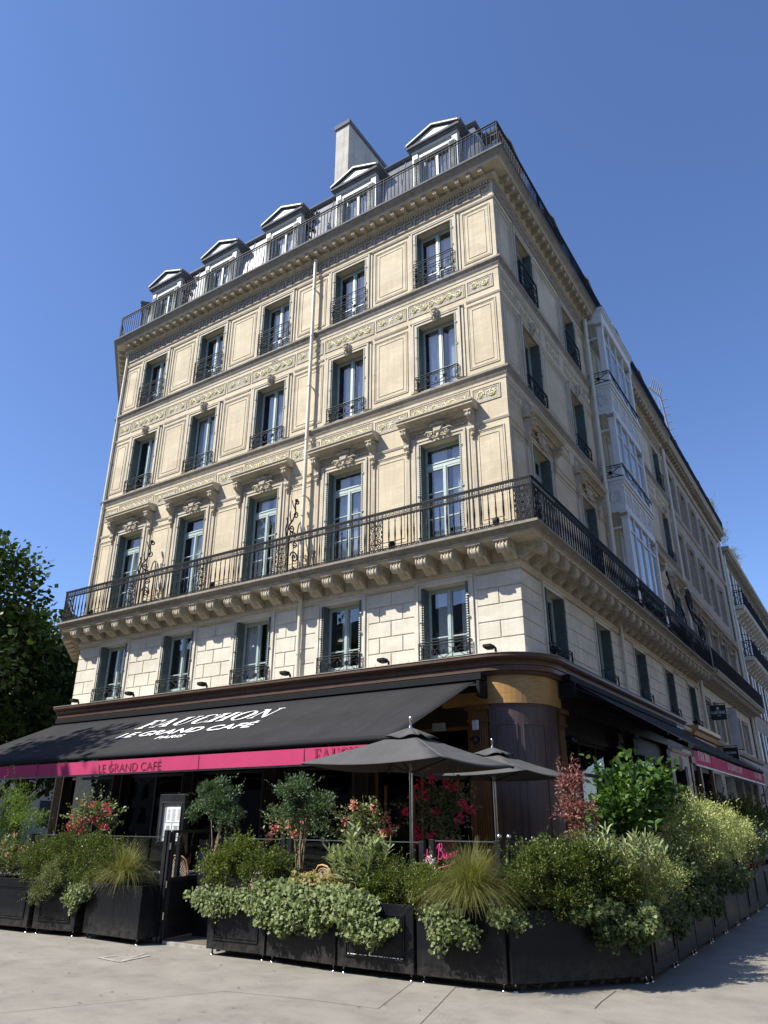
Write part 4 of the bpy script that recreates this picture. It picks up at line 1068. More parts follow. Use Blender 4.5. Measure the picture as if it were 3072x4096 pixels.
def farb():
    B=empty('apartment_building'); tag(B,'farthest stone building of the side street, with two bracketed iron balconies','building')
    s0,s1=33.6,64; W=[36.2+3.0*i for i in range(9)]; w=.6
    ops=[]
    for c in W: ops+=[(c-w,c+w,14.4,16.6),(c-w,c+w,11.2,13.2),(c-w,c+w,7.6,10.0),(c-w,c+w,4.8,6.5)]
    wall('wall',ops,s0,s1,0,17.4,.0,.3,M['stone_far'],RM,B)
    b=MB(True); b.quad((s0,0,0),(s0,-6,0),(s0,-6,17.4),(s0,0,17.4)); b.quad((s0,-6,0),(s1,-6,0),(s1,-6,17),(s0,-6,17)); b.quad((s0,0,17.4),(s1,0,17.4),(s1,-6,17.4),(s0,-6,17.4)); b.obj('rear_wall',M['room'],B,RM,normals=False)
    q=MB(True); q.prism([(-.02,16.95),(.10,17.0),(.14,17.2),(.50,17.26),(.56,17.36),(.56,17.5),(-.5,17.55),(-.02,17.3)],s0-.1,s1); q.obj('cornice',M['stone_far'],B,RM)
    q=MB(True)
    for i in range(70): x=s0+.2+i*.42; q.box(x-.07,x+.07,0,.42,17.02,17.25)
    q.obj('cornice_blocks',M['stone_far'],B,RM)
    b=MB(True); b.add([(s0,-.4,17.5),(s1,-.4,17.5),(s1,-1.4,20.4),(s0,-1.4,20.4)],[(0,1,2,3)]); b.obj('roof',M['zinc_dark'],B,RM,normals=False)
    for zb,st in ((13.75,0),(10.55,1)):
        bal=MB(True); bal.prism([(0,zb),(.62,zb+.02),(.68,zb+.10),(.72,zb+.20),(0,zb+.24)],34.7,48)
        bal=bal.obj('balcony',M['stone_low'],B,RM)
        for i in range(13):
            k=MB(True); x=35.1+i*1.05; k.prism([(0,zb-.50),(.15,zb-.42),(.25,zb-.30),(.42,zb-.24),(.62,zb-.10),(.60,zb-.002),(0,zb-.002)],x-.20,x+.20); k.obj('console',M['stone_low'],bal)
        r_=MB(True); zz=zb+.24
        for z in (zz+.95,zz+.85,zz+.05): r_.tube([(34.75,0,z),(34.75,.66,z),(48,.66,z)],.02,5)
        x=34.8
        while x<48: r_.tube([(x,.66,zz+.05),(x,.66,zz+.95)],.013,4,caps=False); x+=.13
        for k2 in range(5): o=.66*k2/5; r_.tube([(34.75,o,zz+.05),(34.75,o,zz+.95)],.013,4,caps=False)
        for cz in (.3,.65):
            r_.tube([(34.74,.33+.16*math.cos(a),zz+cz+.16*math.sin(a)) for a in [j*PI/6 for j in range(13)]],.016,4)
        for k2 in range(6):
            x=35.5+k2*1.8; r_.tube([(x,.66,zz+.95),(x,.62,zz+1.3),(x,.4,zz+1.5),(x,.05,zz+1.52)],.02,5)
        r_.obj('railing',M['iron'],bal)
    for c in W:
        for z0,z1 in ((14.4,16.6),(11.2,13.2),(7.6,10.0),(4.8,6.5)):
            b=MB(True); ring(b,w,z0,z1,.12,-.02,.05); o=b.obj('window',M['stone_far'],B,RM@T((c,0,0)))
            s=MB(True)
            for sx in (-1,1): s.box(min(sx*.62,sx*1.18),max(sx*.62,sx*1.18),.055,.09,z0,z1)
            s.obj('shutter',M['white'],o)
            g=MB(True); g.quad((-w,-.2,z0),(w,-.2,z0),(w,-.2,z1),(-w,-.2,z1)); g.obj('pane',M['shopglass'],o,normals=False)
    pipe('drainpipe',33.8,.15,4.8,17.0,RM,.09,B)
farb()
def opposite():
    B=empty('street_building'); tag(B,'sunlit cream building across the side street, mirrored in the cafe glass','building')
    s0,s1=-6.0,46; o=22.0
    b=MB(True); W=[s0+2.2+3.2*i for i in range(15)]
    lv=[(1.0,3.6),(5.4,7.6),(9.0,11.2),(12.4,14.6),(15.2,16.6)]
    ops=[(c-.65,c+.65,a,d) for c in W for a,d in lv]
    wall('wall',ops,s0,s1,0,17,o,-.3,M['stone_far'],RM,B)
    b.box(s0,s1,o+.4,o+10,0,17); b.box(s0-.1,s1,o-.5,o+10,17.02,17.5); b.obj('core',M['room'],B,RM)
    b=MB(True)
    for z in (4.4,8.3,15.0): b.box(s0,s1,o-.6,o+.1,z,z+.25)
    for z in (8.55,): 
        b.box(s0,s1,o-.58,o-.54,z+.95,z+1.0)
    b.obj('balcony_slab',M['stone_low'],B,RM)
    b=MB(True)
    x=s0
    while x<s1: b.box(x,x+.03,o-.57,o-.54,8.55,9.5); x+=.16
    b.obj('railing',M['iron'],B,RM)
opposite()

# ------------------------------------------------------------------ lettering
def serif_letter(ch):
    P=[]; W_=0
    def bx(a,c,z0,z1): P.append([(a,z0),(c,z0),(c,z1),(a,z1)])
    def ringp(oc,orr,ic,irr,a0,a1,n=24):
        for k in range(n):
            t0=R(a0+(a1-a0)*k/n); t1=R(a0+(a1-a0)*(k+1)/n)
            P.append([(oc[0]+orr[0]*math.cos(t0),oc[1]+orr[1]*math.sin(t0)),(oc[0]+orr[0]*math.cos(t1),oc[1]+orr[1]*math.sin(t1)),(ic[0]+irr[0]*math.cos(t1),ic[1]+irr[1]*math.sin(t1)),(ic[0]+irr[0]*math.cos(t0),ic[1]+irr[1]*math.sin(t0))])
    if ch=='F': bx(.12,.33,0,1); bx(0,.46,0,.05); bx(0,.72,.945,1); P.append([(.72,.945),(.72,.70),(.69,.70),(.58,.945)]); bx(.33,.52,.47,.52); P.append([(.50,.62),(.55,.62),(.55,.37),(.50,.37)]); W_=.76
    if ch=='A': P.append([(.10,.03),(.16,.03),(.46,1),(.38,1)]); P.append([(.38,1),(.52,1),(.88,.03),(.64,.03)]); bx(.2,.68,.28,.33); bx(0,.28,0,.05); bx(.54,.98,0,.05); W_=.98
    if ch=='U': bx(.1,.31,.32,.97); bx(0,.42,.95,1); bx(.70,.755,.32,.97); bx(.58,.88,.95,1); ringp((.4275,.32),(.3275,.33),(.505,.32),(.195,.26),180,360); W_=.90
    if ch=='C': ringp((.46,.5),(.44,.52),(.50,.5),(.26,.47),48,312); bx(.79,.835,.64,.97); bx(.79,.835,.05,.30); W_=.86
    if ch=='H': bx(.1,.31,0,1); bx(.63,.84,0,1); bx(.31,.63,.475,.525); [bx(a,a+.41,z,z+.05) for a in (0,.53) for z in (0,.95)]; W_=.96
    if ch=='O': ringp((.47,.5),(.45,.52),(.47,.5),(.24,.475),0,360,36); W_=.94
    if ch=='N': bx(.13,.185,0,1); P.append([(.04,1),(.30,1),(.82,-.02),(.70,-.02)]); bx(.77,.825,0,1); bx(.64,.96,.95,1); bx(0,.31,0,.05); bx(0,.2,.95,1); W_=.95
    return P,W_
def fauchon_mesh(width,height):
    """built in the XZ plane, facing -Y, origin at the lower left"""
    glyphs=[serif_letter(c) for c in 'FAUCHON']; tot=sum(w for _,w in glyphs)+.06*6
    sx=width/tot; b=MB(); x=0; k=0
    for P,w in glyphs:
        for poly in P:
            k+=1; e=-.0006*(k%24)-.001
            b.poly([((x+px)*sx,e,pz*height) for px,pz in poly])
        x+=w+.06
    return b
def text_mesh(txt,width,height,shear=0,bold=0,spacing=1.0):
    cu=bpy.data.curves.new('t','FONT'); cu.body=txt; cu.size=1; cu.space_character=spacing; cu.offset=bold; cu.shear=shear
    o=bpy.data.objects.new('t',cu); COL.objects.link(o); bpy.context.view_layer.update()
    me=bpy.data.meshes.new_from_object(o.evaluated_get(bpy.context.evaluated_depsgraph_get())); bpy.data.objects.remove(o)
    co=np.array([v.co[:] for v in me.vertices]); mn=co.min(0); mx=co.max(0); capz=mx[1]
    sc=(width/(mx[0]-mn[0]),height/(mx[1]-mn[1]))
    b=MB(); b.v=[((p[0]-mn[0])*sc[0],-.002,(p[1]-mn[1])*sc[1]) for p in co]; b.f=[tuple(p.vertices) for p in me.polygons]; b.sm=[False]*len(b.f)
    bpy.data.meshes.remove(me)
    return b

# ------------------------------------------------------------------ awnings
def awning(name,label,s0,s1,Mx,o0,z0,o1,z1,vh,letters,vletters,pk):
    A=empty(name); tag(A,label,'awning')
    b=MB(True); b.box(s0-.12,s1+.12,.21,o0-.03,z0+.05,z0+.19); b.box(s0-.12,s0-.04,.21,o0+.05,z0-.30,z0+.02); b.box(s1+.04,s1+.12,.21,o0+.05,z0-.30,z0+.02)
    b.tube([(s0-.03,o0-.12,z0-.10),(s1+.03,o0-.12,z0-.10)],.09,10)
    b.obj('cassette',M['awnmetal'],A,Mx,bevel=.008)
    f=MB(True); n=int((s1-s0)/.3); m=14
    pts=[]
    for i in range(n+1):
        s=s0+(s1-s0)*i/n
        for j in range(m+1):
            t=j/m; sag=-.045*math.sin(PI*t)*(.6+.4*math.sin(s*1.7))*(1 if 1 else 0)-.012*math.sin(s*5.1+t*4)*math.sin(PI*t)
            pts.append((s,o0+(o1-o0)*t,z0+(z1-z0)*t+-.02*math.sin(PI*t)*abs(math.sin((s-s0)/1.18*PI))))
    f.add(pts,[(i*(m+1)+j,(i+1)*(m+1)+j,(i+1)*(m+1)+j+1,i*(m+1)+j+1) for i in range(n) for j in range(m)],True)
    o=f.obj('fabric',M['cloth'],A,Mx,normals=False); sd=o.modifiers.new('s','SOLIDIFY'); sd.thickness=.006; sd.offset=-1
    sm=MB(True); x=s0+1.18
    dx,dz=o1-o0,z1-z0
    while x<s1-.2: sm.add([(x-.012,o0,z0+.004),(x+.012,o0,z0+.004),(x+.012,o1,z1+.004),(x-.012,o1,z1+.004)],[(0,1,2,3)]); x+=1.18
    sm.obj('seam',M['seamcloth'],o,normals=False)
    b=MB(True); b.tube([(s0-.02,o1+.02,z1-.045),(s1+.02,o1+.02,z1-.045)],.055,10); b.obj('front_bar',M['awnmetal'],A,Mx)
    v=MB(True); zt=z1-.13; n=int((s1-s0)/.12)
    for i in range(n):
        a,c=s0+(s1-s0)*i/n,s0+(s1-s0)*(i+1)/n
        wa,wc=(.003*math.sin(a*2.3)+.002*math.sin(a*6.1)),(.003*math.sin(c*2.3)+.002*math.sin(c*6.1))
        v.add([(a,o1+.06,zt),(c,o1+.06,zt),(c,o1+.05+wc,zt-vh),(a,o1+.05+wa,zt-vh)],[(0,1,2,3)],True)
    v=v.obj('valance',M['pink'],A,Mx,normals=False)
    h=MB(True); h.box(s0,s1,o1+.035,o1+.062,zt-vh-.035,zt-vh); h.obj('hem',M['black'],v)
    h=MB(True); x=s0+1.6
    for i in range(2): pass
    while x<s1: h.box(x-.006,x+.006,o1+.062,o1+.066,zt-vh,zt-.005); x+=2.63
    h.obj('valance_seam',M['pinkdark'],v)
    for t in (.22,.78):
        sa=s0+(s1-s0)*t
        b=MB(True); b.tube([(sa,.25,z0-.22),(sa+.9,(o0+o1)/2,(z0+z1)/2-.22),(sa+.05,o1-.05,z1-.08)],.028,6); b.obj('arm',M['black'],A,Mx)
    th=math.atan2(z0-z1,o1-o0)
    for kind,x,t,wd,ht,sh in letters:
        me=fauchon_mesh(wd,ht) if kind=='F' else text_mesh(kind,wd,ht,sh,.012)
        # lie on the slope: local z up-slope
        oo=o0+(o1-o0)*t; zz=z0+(z1-z0)*t+.012
        ML=Mx@T((x,-oo,zz))@Matrix.Rotation(-(PI/2-th),4,'X')
        me.obj('lettering',M['letter'],A,ML,normals=False)
    for kind,x,z,wd,ht,mat in vletters:
        me=fauchon_mesh(wd,ht) if kind=='F' else text_mesh(kind,wd,ht,0,-.004)
        me.obj('valance_lettering',M[mat],A,Mx@T((x,-(o1+.064),z)),normals=False)
    return A
awning('awning','long charcoal cloth awning with a pink valance and large white lettering over the terrace',-14.95,-.93,FM,.52,4.20,3.5,2.90,.265,
   [('F',-9.78,.415,4.40,.66,0),('LE GRAND CAFÉ',-9.62,.63,4.3,.47,.0),('PARIS',-7.86,.735,.85,.20,0)],
   [('LE GRAND CAFÉ',-8.50,2.535,1.98,.20,'pinkdark'),('F',-2.60,2.54,1.35,.21,'pinkdark'),('F',-13.9,2.54,1.35,.21,'pinkdark')],True)
awning('awning','charcoal awning with a pink valance in shade above the side street windows',1.30,10.95,RM,.52,4.30,2.66,2.98,.24,[],
   [('F',1.60,2.695,1.12,.165,'letter'),('LE GRAND CAFÉ',4.85,2.69,2.05,.18,'letter'),('F',9.0,2.69,1.30,.165,'letter')],True)
bpy.context.view_layer.update()

# floodlights above the shop cornice
fl=empty('floodlight',(-.62,-.30,4.80)); tag(fl,'x','floodlight','floodlights along the shop cornice')
b=MB(); b.box(-.13,.05,-.17,.02,.10,.16); b.add([(-.13,-.17,.10),(.05,-.17,.10),(.05,.02,.10),(-.13,.02,.10),(-.09,-.12,.06),(.03,-.12,.06),(.03,.0,.06),(-.09,.0,.06)],[(0,1,5,4),(1,2,6,5),(2,3,7,6),(3,0,4,7),(4,5,6,7)]); b.obj('housing',M['iron'],fl,bevel=.005)
b=MB(); b.tube([(.06,-.05,.12),(.09,-.02,.08),(.09,.0,.0),(.13,.0,-.02)],.028,7); b.box(.02,.16,-.04,.05,-.03,-.015); b.obj('bracket',M['iron'],fl)
FLab=['small black floodlight at the right end of the front shop cornice, by the building corner','small black floodlight on the cornice between the fourth and fifth front windows','small black floodlight on the cornice just left of the middle drainpipe foot','small black floodlight on the cornice between the second and third front windows','small black floodlight on the cornice between the first and second front windows','small black floodlight on the cornice left of the leftmost front window']
fl['label']=FLab[0]
for l,x in zip(FLab[1:],(-3.25,-6.12,-8.98,-11.9,-14.42)):
    c=copy_tree(fl,None,T((x,-.30,4.80))); c['label']=l
c=copy_tree(fl,None,RM@T((.75,-.30,4.82))); c['label']='small black floodlight on the side street cornice beside the first side window'
c=copy_tree(fl,None,RM@T((15.0,-.30,4.80))); c['label']='small black floodlight on the side street wall beyond the wooden cornice'
# bird spikes
b=MB()
for k in range(150):
    s=random.uniform(.1,5.5); p=rw(s,.10+random.uniform(0,.12),4.79); b.tube([p,(p[0]+random.uniform(-.02,.02),p[1]+random.uniform(-.04,.04),4.92)],.0022,3,caps=False)
for k in range(170):
    x=random.uniform(-15,-.1); b.tube([(x,-.12,4.79),(x+random.uniform(-.03,.03),-.14,4.90)],.0020,3,caps=False)
o=b.obj('bird_spikes',M['steel']); tag(o,'fine steel bird spikes standing along the shop cornice ledge','spikes')
# small lamps on the balcony and on the wall
for x,l in ((-3.0,'small black lamp on the balcony floor between the two right-hand windows'),(-.30,'small black lamp on the balcony floor near the building corner'),(-8.95,'small black lamp on the balcony floor right of the middle window'),(-14.3,'small black lamp on the balcony floor at its left end')):
    b=MB(); b.lathe(0,0,[(.05,0),(.05,.04),(.075,.06),(.08,.18),(.05,.20)],10); q=b.obj('balcony_lamp',M['iron']); q.location=(x,-.42,7.50)
    c=MB(); c.tube([(0,0,.02),(.12,.05,-.02),(.18,.3,0)],.012,5); c.box(-.04,.04,-.04,.04,-.15,0); c.obj('bracket',M['iron'],q); tag(q,l,'lamp','small lamps on the balcony')
b=MB(); b.box(-.07,.07,-.06,0,-.10,.10); q=b.obj('alarm_box',M['white'],bevel=.02,bseg=3); q.location=(-1.13,-.16,3.40); tag(q,'white rounded alarm box on the pilaster beside the round corner pier','alarm box')
def wall_lamp(loc,rz,label):
    e=empty('wall_lamp',loc,rz); tag(e,label,'lamp','round black lamps on the shopfront')
    b=MB(); b.tube([(0,0,.05),(0,-.12,.05)],.02,6); b.tube([(0,-.02,0),(0,.0,0)],.05,8); b.obj('arm',M['iron'],e)
    b=MB(); b.ball((0,-.14,-.03),.085,10); b.obj('globe',M['black'],e); return e
wall_lamp((-1.12,-.14,3.12),0,'round black wall lamp under the white alarm box')
p=rw(1.62,.12,3.22); wall_lamp(p,R(90),'round black wall lamp on the first side street pilaster')
p=rw(7.2,.12,3.2); wall_lamp(p,R(90),'round black wall lamp on the pilaster before the far side window')
b=MB(); b.box(-.14,.14,-.10,0,-.07,.09); q=b.obj('lantern_box',M['lampglass'],bevel=.01); q.location=(-1.98,-.14,3.40); tag(q,'square grey light fitting above the door left of the pilaster','light fitting')

# ------------------------------------------------------------------ parasols
def parasol(loc,half,zr,apex,label,rot=0):
    U=empty('parasol',(loc[0],loc[1],0),rot); tag(U,label,'parasol','charcoal parasols on the terrace')
    b=MB(); n=10; h=half
    cor=[(-h,-h),(h,-h),(h,h),(-h,h)]
    for k in range(4):
        a=Vector((*cor[k],zr)); c=Vector((*cor[(k+1)%4],zr)); t=Vector((0,0,apex))
        pts=[]
        for i in range(n+1):
            r_=i/n
            for j in range(n+1):
                u_=j/n; p=t.lerp(a.lerp(c,u_),r_)
                p.z-= .05*math.sin(PI*u_)*r_**1.2 + .03*math.sin(PI*r_)*.5
                edge=a.lerp(c,u_); 
                pts.append(tuple(p))
        b.add(pts,[(i*(n+1)+j,i*(n+1)+j+1,(i+1)*(n+1)+j+1,(i+1)*(n+1)+j) for i in range(n) for j in range(n)],True)
    o=b.obj('canopy',M['umbcloth'],U,normals=False); sd=o.modifiers.new('s','SOLIDIFY'); sd.thickness=.008
    b=MB(); hc=half*.27; sl=(apex-zr)/half
    for k in range(4):
        sx=[(-1,-1),(1,-1),(1,1),(-1,1)][k]; sy=[(-1,-1),(1,-1),(1,1),(-1,1)][(k+1)%4]
        pts=[(0,0,apex+.07)]; m=8
        for rr in (.35,.7,1.0):
            for j in range(m+1):
                u_=j/m; x=(sx[0]*(1-u_)+sy[0]*u_)*hc*rr; y=(sx[1]*(1-u_)+sy[1]*u_)*hc*rr
                pts.append((x,y,apex+.07-.035*rr-sl*hc*rr*.95+.022*math.sin(u_*PI*3)*rr))
        b.add(pts,[(0,1+j,2+j) for j in range(m)]+[(1+q*(m+1)+j,1+(q+1)*(m+1)+j,2+(q+1)*(m+1)+j,2+q*(m+1)+j) for q in range(2) for j in range(m)],True)
    o=b.obj('vent_cap',M['umbcloth'],U,normals=False); sd=o.modifiers.new('s','SOLIDIFY'); sd.thickness=.006
    b=MB(); b.lathe(0,0,[(.03,apex+.02),(.03,apex+.06),(.018,apex+.08),(.016,apex+.15),(.026,apex+.16),(.020,apex+.21),(.004,apex+.22)],10); b.obj('finial',M['steel'],U)
    b=MB(); b.lathe(0,0,[(.028,.02),(.028,apex-.02)],14); b.obj('pole',M['steel'],U)
    b=MB(); b.box(-.35,.35,-.35,.35,0.03,.09); b.lathe(0,0,[(.05,.09),(.045,.4)],12); b.obj('base',M['black'],U)
    for k in range(4):
        b=MB(); b.tube([(0,0,apex-.04),(cor[k][0]*.985,cor[k][1]*.985,zr-.012)],.013,5); b.tube([(0,0,zr-.10),(cor[k][0]*.5,cor[k][1]*.5,(apex+zr)/2-.03)],.010,5); b.obj('rib',M['black'],U)
    return U
parasol((.16,-4.86),1.09,2.31,2.76,'nearer charcoal square parasol overlapping the right end of the front awning')
parasol((-.08,-1.68),1.08,2.33,2.74,'farther charcoal square parasol standing in front of the round corner pier',0)

# ------------------------------------------------------------------ ground
b=MB(); b.quad((-150,-150,-.02),(150,-150,-.02),(150,150,-.02),(-150,150,-.02)); struct(b.obj('road',M['road'],normals=False))
b=MB(); b.box(-60,7.0,-16.5,60,-.12,0); struct(b.obj('pavement',M['asphalt'],normals=False))
b=MB()
def seam(pts,w=.006):
    for a,c in zip(pts[:-1],pts[1:]):
        a=Vector(a);c=Vector(c);d=(c-a).normalized();n_=Vector((-d.y,d.x))*w/2
        b.add([(*(a-n_),.004),(*(a+n_),.004),(*(c+n_),.004),(*(c-n_),.004)],[(0,1,2,3)])
seam([(-1.9,-10.4),(-.36,-7.68),(.55,-7.50),(1.34,-7.43)]); seam([(.96,-6.15),(1.34,-7.43)]); seam([(1.47,-6.14),(1.94,-7.67),(2.5,-9.6)]); seam([(2.93,-5.43),(2.96,-5.99),(3.0,-6.3)],.008)
o=b.obj('pavement_seams',M['crack'],normals=False); struct(o)
b=MB()
def strip(pts,w):
    for k,(a,c) in enumerate(zip(pts[:-1],pts[1:])):
        a=Vector(a);c=Vector(c);d=(c-a).normalized();n_=Vector((-d.y,d.x))*w/2; z=.005+.001*k
        b.add([(*(a-n_),z),(*(a+n_),z),(*(c+n_),z),(*(c-n_),z)],[(0,1,2,3)])
strip([(-2.98,-6.95),(-3.07,-7.15),(-2.60,-7.20),(-2.66,-6.70)],.07); strip([(-2.62,-7.2),(-2.85,-6.6)],.05)
struct(b.obj('pavement_patch',M['patch'],normals=False))
b=MB(); 
for k in range(40):
    y0=-5.92+k*.145; xm=min(3.0,2.0+(y0+6.05)*.82); b.box(-15,xm,y0,y0+.137,.0,.035)
o=b.obj('terrace_deck',M['deck']); struct(o)
b=MB(); b.box(-3.25,-2.2,-5.98,-5.925,.0,.04); struct(b.obj('deck_kerb',M['patch']))
b=MB(); b.box(.0,3.0,-.1,9.0,.0,.03); struct(b.obj('side_terrace_floor',M['floor_dark']))
# ------------------------------------------------------------------ planters
PH=.735
def planter(a,c,depth,label,panel=True,z0=.075):
    """box from a to c along its street face; depth goes inwards"""
    a=Vector(a);c=Vector(c);L_=(c-a).length; d=(c-a).normalized(); rz=math.atan2(d.y,d.x)
    P=empty('planter',(a.x,a.y,0),rz); tag(P,label,'planter','black planters round the terrace')
    b=MB(); t=.02
    b.box(0,L_,0,t,z0,PH); b.box(0,L_,depth-t,depth,z0,PH); b.box(0,t,t,depth-t,z0,PH); b.box(L_-t,L_,t,depth-t,z0,PH); b.box(t,L_-t,t,depth-t,z0,z0+.02)
    b.obj('box',M['planter'],P,bevel=.004)
    if panel:
        b=MB(); m=.11
        for d0,w,o in ((0,.018,.014),(.03,.01,.008)):
            x0,x1,y0,y1=m+d0,L_-m-d0,z0+m+d0,PH-.10-d0
            b.box(x0,x1,-o,.001,y0,y0+w); b.box(x0,x1,-o,.001,y1-w,y1); b.box(x0,x0+w,-o,.001,y0+w,y1-w); b.box(x1-w,x1,-o,.001,y0+w,y1-w)
        b.obj('panel_moulding',M['planter'],P)
    b=MB(); b.box(t,L_-t,t,depth-t,PH-.10,PH-.05); b.obj('soil',M['soil'],P)
    for x in (.06,L_-.06):
        for y in (.06,depth-.06):
            b=MB(); b.lathe(x,y,[(.028,0),(.028,.012),(.012,.014),(.012,z0),],8); b.obj('foot',M['steel'],P)
    return P
FY=-6.24
planter((-8.9,-6.50),(-7.85,-6.49),.45,'black planter at the far left edge, mostly in tree shade')
planter((-7.8,-6.50),(-6.85,-6.49),.45,'black planter under the pink oleander at the left, second from the left end')
planter((-6.78,-6.48),(-5.80,-6.42),.45,'black planter with oleander and box at the left edge, third from the left end')
planter((-5.70,-6.40),(-4.84,-6.28),.45,'black planter with a thin worn panel moulding below the trailing cotoneaster')
planter((-4.66,-6.26),(-3.42,-6.29),.47,'plain black planter with a long grass tuft, left of the gate',False)
planter((-2.12,-6.25),(-1.17,-6.20),.45,'black planter with a raised panel just right of the gate')
planter((-1.12,-6.22),(-.03,-6.27),.45,'black planter almost covered by the widest ivy',False)
planter((.01,-6.28),(1.01,-6.24),.45,'black planter with a chipped white line on its raised panel')
planter((1.05,-6.24),(2.06,-6.15),.45,'plain black planter below the big tuft of fine grass',False)
planter((2.11,-6.14),(3.17,-4.86),.45,'large plain black planter set diagonally at the terrace corner',False)
b=MB()
x=.16
while x<.86:
    w_=random.uniform(.01,.06); b.box(x,x+w_,-6.295+.04*(x-.0)*.9-.0,-6.29+.04*x,.208,.213+random.uniform(0,.003)); x+=w_+random.uniform(.004,.03)
b.v=[(p[0]-.01,p[1]+6.28-.04*p[0],p[2]) for p in b.v]
b.obj('paint_chips',M['letter'],[o for o in bpy.data.objects if o.get('label','').startswith('black planter with a chipped white line')][0])
q=[-4.80,-3.62,-2.56,-1.38,-.20,.92,1.98,3.30,4.55,5.8,7.0,8.2]
nm=['first planter of the side row, glossy with a raised panel, next to the diagonal one','second planter of the side row, plain and glossy, under the ivy','third planter of the side row, below the bright yellow green bush','fourth planter of the side row, with a panel line, in plant shade','fifth planter of the side row, narrow in view','sixth planter of the side row, narrow in view below oleander leaves','seventh planter of the side row going away along the street','eighth planter of the side row going away along the street','ninth planter of the side row, near the right picture edge','tenth planter of the side row, at the right picture edge','farthest planter of the side row']
for k in range(11):
    planter((3.17-.012*(q[k]+4.8)*.9,q[k]),(3.17-.012*(q[k+1]+4.8)*.9,q[k+1]-.04),.45,nm[k],panel=k in(0,3,6,8))

# ------------------------------------------------------------------ wind screens, gate
def screen(a,c,label,zt=1.36):
    a=Vector(a);c=Vector(c);L_=(c-a).length; d=(c-a).normalized()
    S=empty('glass_screen',(a.x,a.y,0),math.atan2(d.y,d.x)); tag(S,label,'glass screen','glass wind screens behind the planters')
    for x in (.04,L_-.04):
        b=MB(); b.box(x-.035,x+.035,-.03,.03,.035,zt+.01); b.obj('post',M['black'],S,bevel=.004)
    b=MB(); b.box(.08,L_-.08,-.025,.025,.05,.62); b.obj('lower_panel',M['black'],S)
    b=MB(); b.quad((.08,0,.63),(L_-.08,0,.63),(L_-.08,0,zt-.012),(.08,0,zt-.012)); b.obj('pane',M['screen'],S,normals=False)
    b=MB(); b.box(.08,L_-.08,-.005,.005,zt-.012,zt); b.obj('glass_edge',M['glassedge'],S)
    b=MB()
    for x in (.16,L_-.16): b.tube([(x,-.02,zt-.10),(x,.02,zt-.10)],.018,8)
    b.obj('glass_clamp',M['steel'],S)
    return S
Y=-5.56
screen((-9.3,Y),(-7.3,Y),'glass screen at the far left behind the oleander'); screen((-7.25,Y),(-5.45,Y),'glass screen behind the left box hedge'); screen((-5.4,Y),(-3.52,Y),'glass screen between the left hedge and the gate')
screen((-2.55,Y),(-1.44,Y),'glass screen behind the box bushes right of the gate'); screen((-1.40,Y),(.78,Y),'wide glass screen behind the broad leaved oleander'); screen((.84,Y),(1.80,Y),'glass screen behind the fine grass, with pink script on it',1.38)
screen((1.86,Y),(2.68,-4.66),'glass screen across the terrace corner behind the large box bush',1.38)
for k in range(5): screen((2.62,-4.6+k*2.2),(2.60,-2.45+k*2.2),['first','second','third','fourth','fifth'][k]+' glass screen of the side street row counted from the corner')
b=MB()
for x in (1.78,1.90): b.ball((x,Y,1.43),.032,8)
o=b.obj('post_finials',M['steel']); tag(o,'pair of round brass balls on screen posts left of the large corner bush','finials')
# gate: open leaf with glass top
G=empty('gate',(-3.30,-5.95,0),R(100)); tag(G,'tall black gate leaf with a glass upper half, standing open','gate')
w=.98
b=MB(); b.box(0,.05,-.02,.02,.06,1.46); b.box(w-.05,w,-.02,.02,.06,1.46); b.box(.05,w-.05,-.02,.02,1.42,1.46); b.box(.05,w-.05,-.02,.02,.78,.83); b.obj('frame',M['black'],G)
b=MB(); b.box(.05,w-.05,-.014,.014,.06,.78); b.obj('lower_panel',M['planter'],G)
b=MB(); b.quad((.05,0,.83),(w-.05,0,.83),(w-.05,0,1.42),(.05,0,1.42)); b.obj('pane',M['screen'],G,normals=False)
b=MB(); 
for z in (.3,.7,1.2): b.tube([(-.02,0,z),(-.02,0,z+.09)],.016,6)
b.obj('hinge',M['steel'],G)
b=MB(); b.box(-3.44,-3.37,-5.99,-5.92,0,1.46); b.box(-3.35,-3.31,-5.98,-5.93,0,1.44); o=b.obj('gate_post',M['black']); tag(o,'twin black gate posts at the end of the plain left planter','post')

# menu case
P=empty('menu_case',(-4.48,-4.95,0),R(4)); tag(P,'black menu case on a post with a lit white menu behind glass','menu')
b=MB(); b.box(-.29,.29,-.03,.03,1.22,1.26); b.box(-.29,.29,-.03,.03,1.88,2.0); b.box(-.29,-.235,-.03,.03,1.26,1.88); b.box(.235,.29,-.03,.03,1.26,1.88); b.box(-.29,.29,.031,.045,1.22,2.0); b.obj('case',M['black'],P,bevel=.004)
b=MB(); b.box(-.235,-.22,-.045,-.01,1.26,1.88); b.box(.22,.235,-.045,-.01,1.26,1.88); b.box(-.22,.22,-.045,-.01,1.865,1.88); b.box(-.22,.22,-.045,-.01,1.26,1.275); b.obj('inner_frame',M['steel'],P)
b=MB(); b.box(-.22,.22,.0,.03,1.275,1.865); b.obj('back',M['lampglass'],P)
b=MB(); b.box(-.12,.21,-.008,-.002,1.56,1.80); b.box(-.14,.015,-.006,-.002,1.28,1.55); b.box(.03,.20,-.006,-.002,1.28,1.55); p_=b.obj('menu_sheet',M['paper'],P)
b=MB()
for x0,x1,z0,z1 in ((-.10,-.03,1.60,1.76),(.0,.09,1.58,1.77),(.12,.19,1.60,1.76),(-.12,-.0,1.30,1.51),(.05,.18,1.30,1.51)):
    z=z0
    while z<z1: ww=(x1-x0)*random.uniform(.5,1)/2; cx=(x0+x1)/2; b.box(cx-ww,cx+ww,-.0095,-.0085,z,z+.004); z+=.012
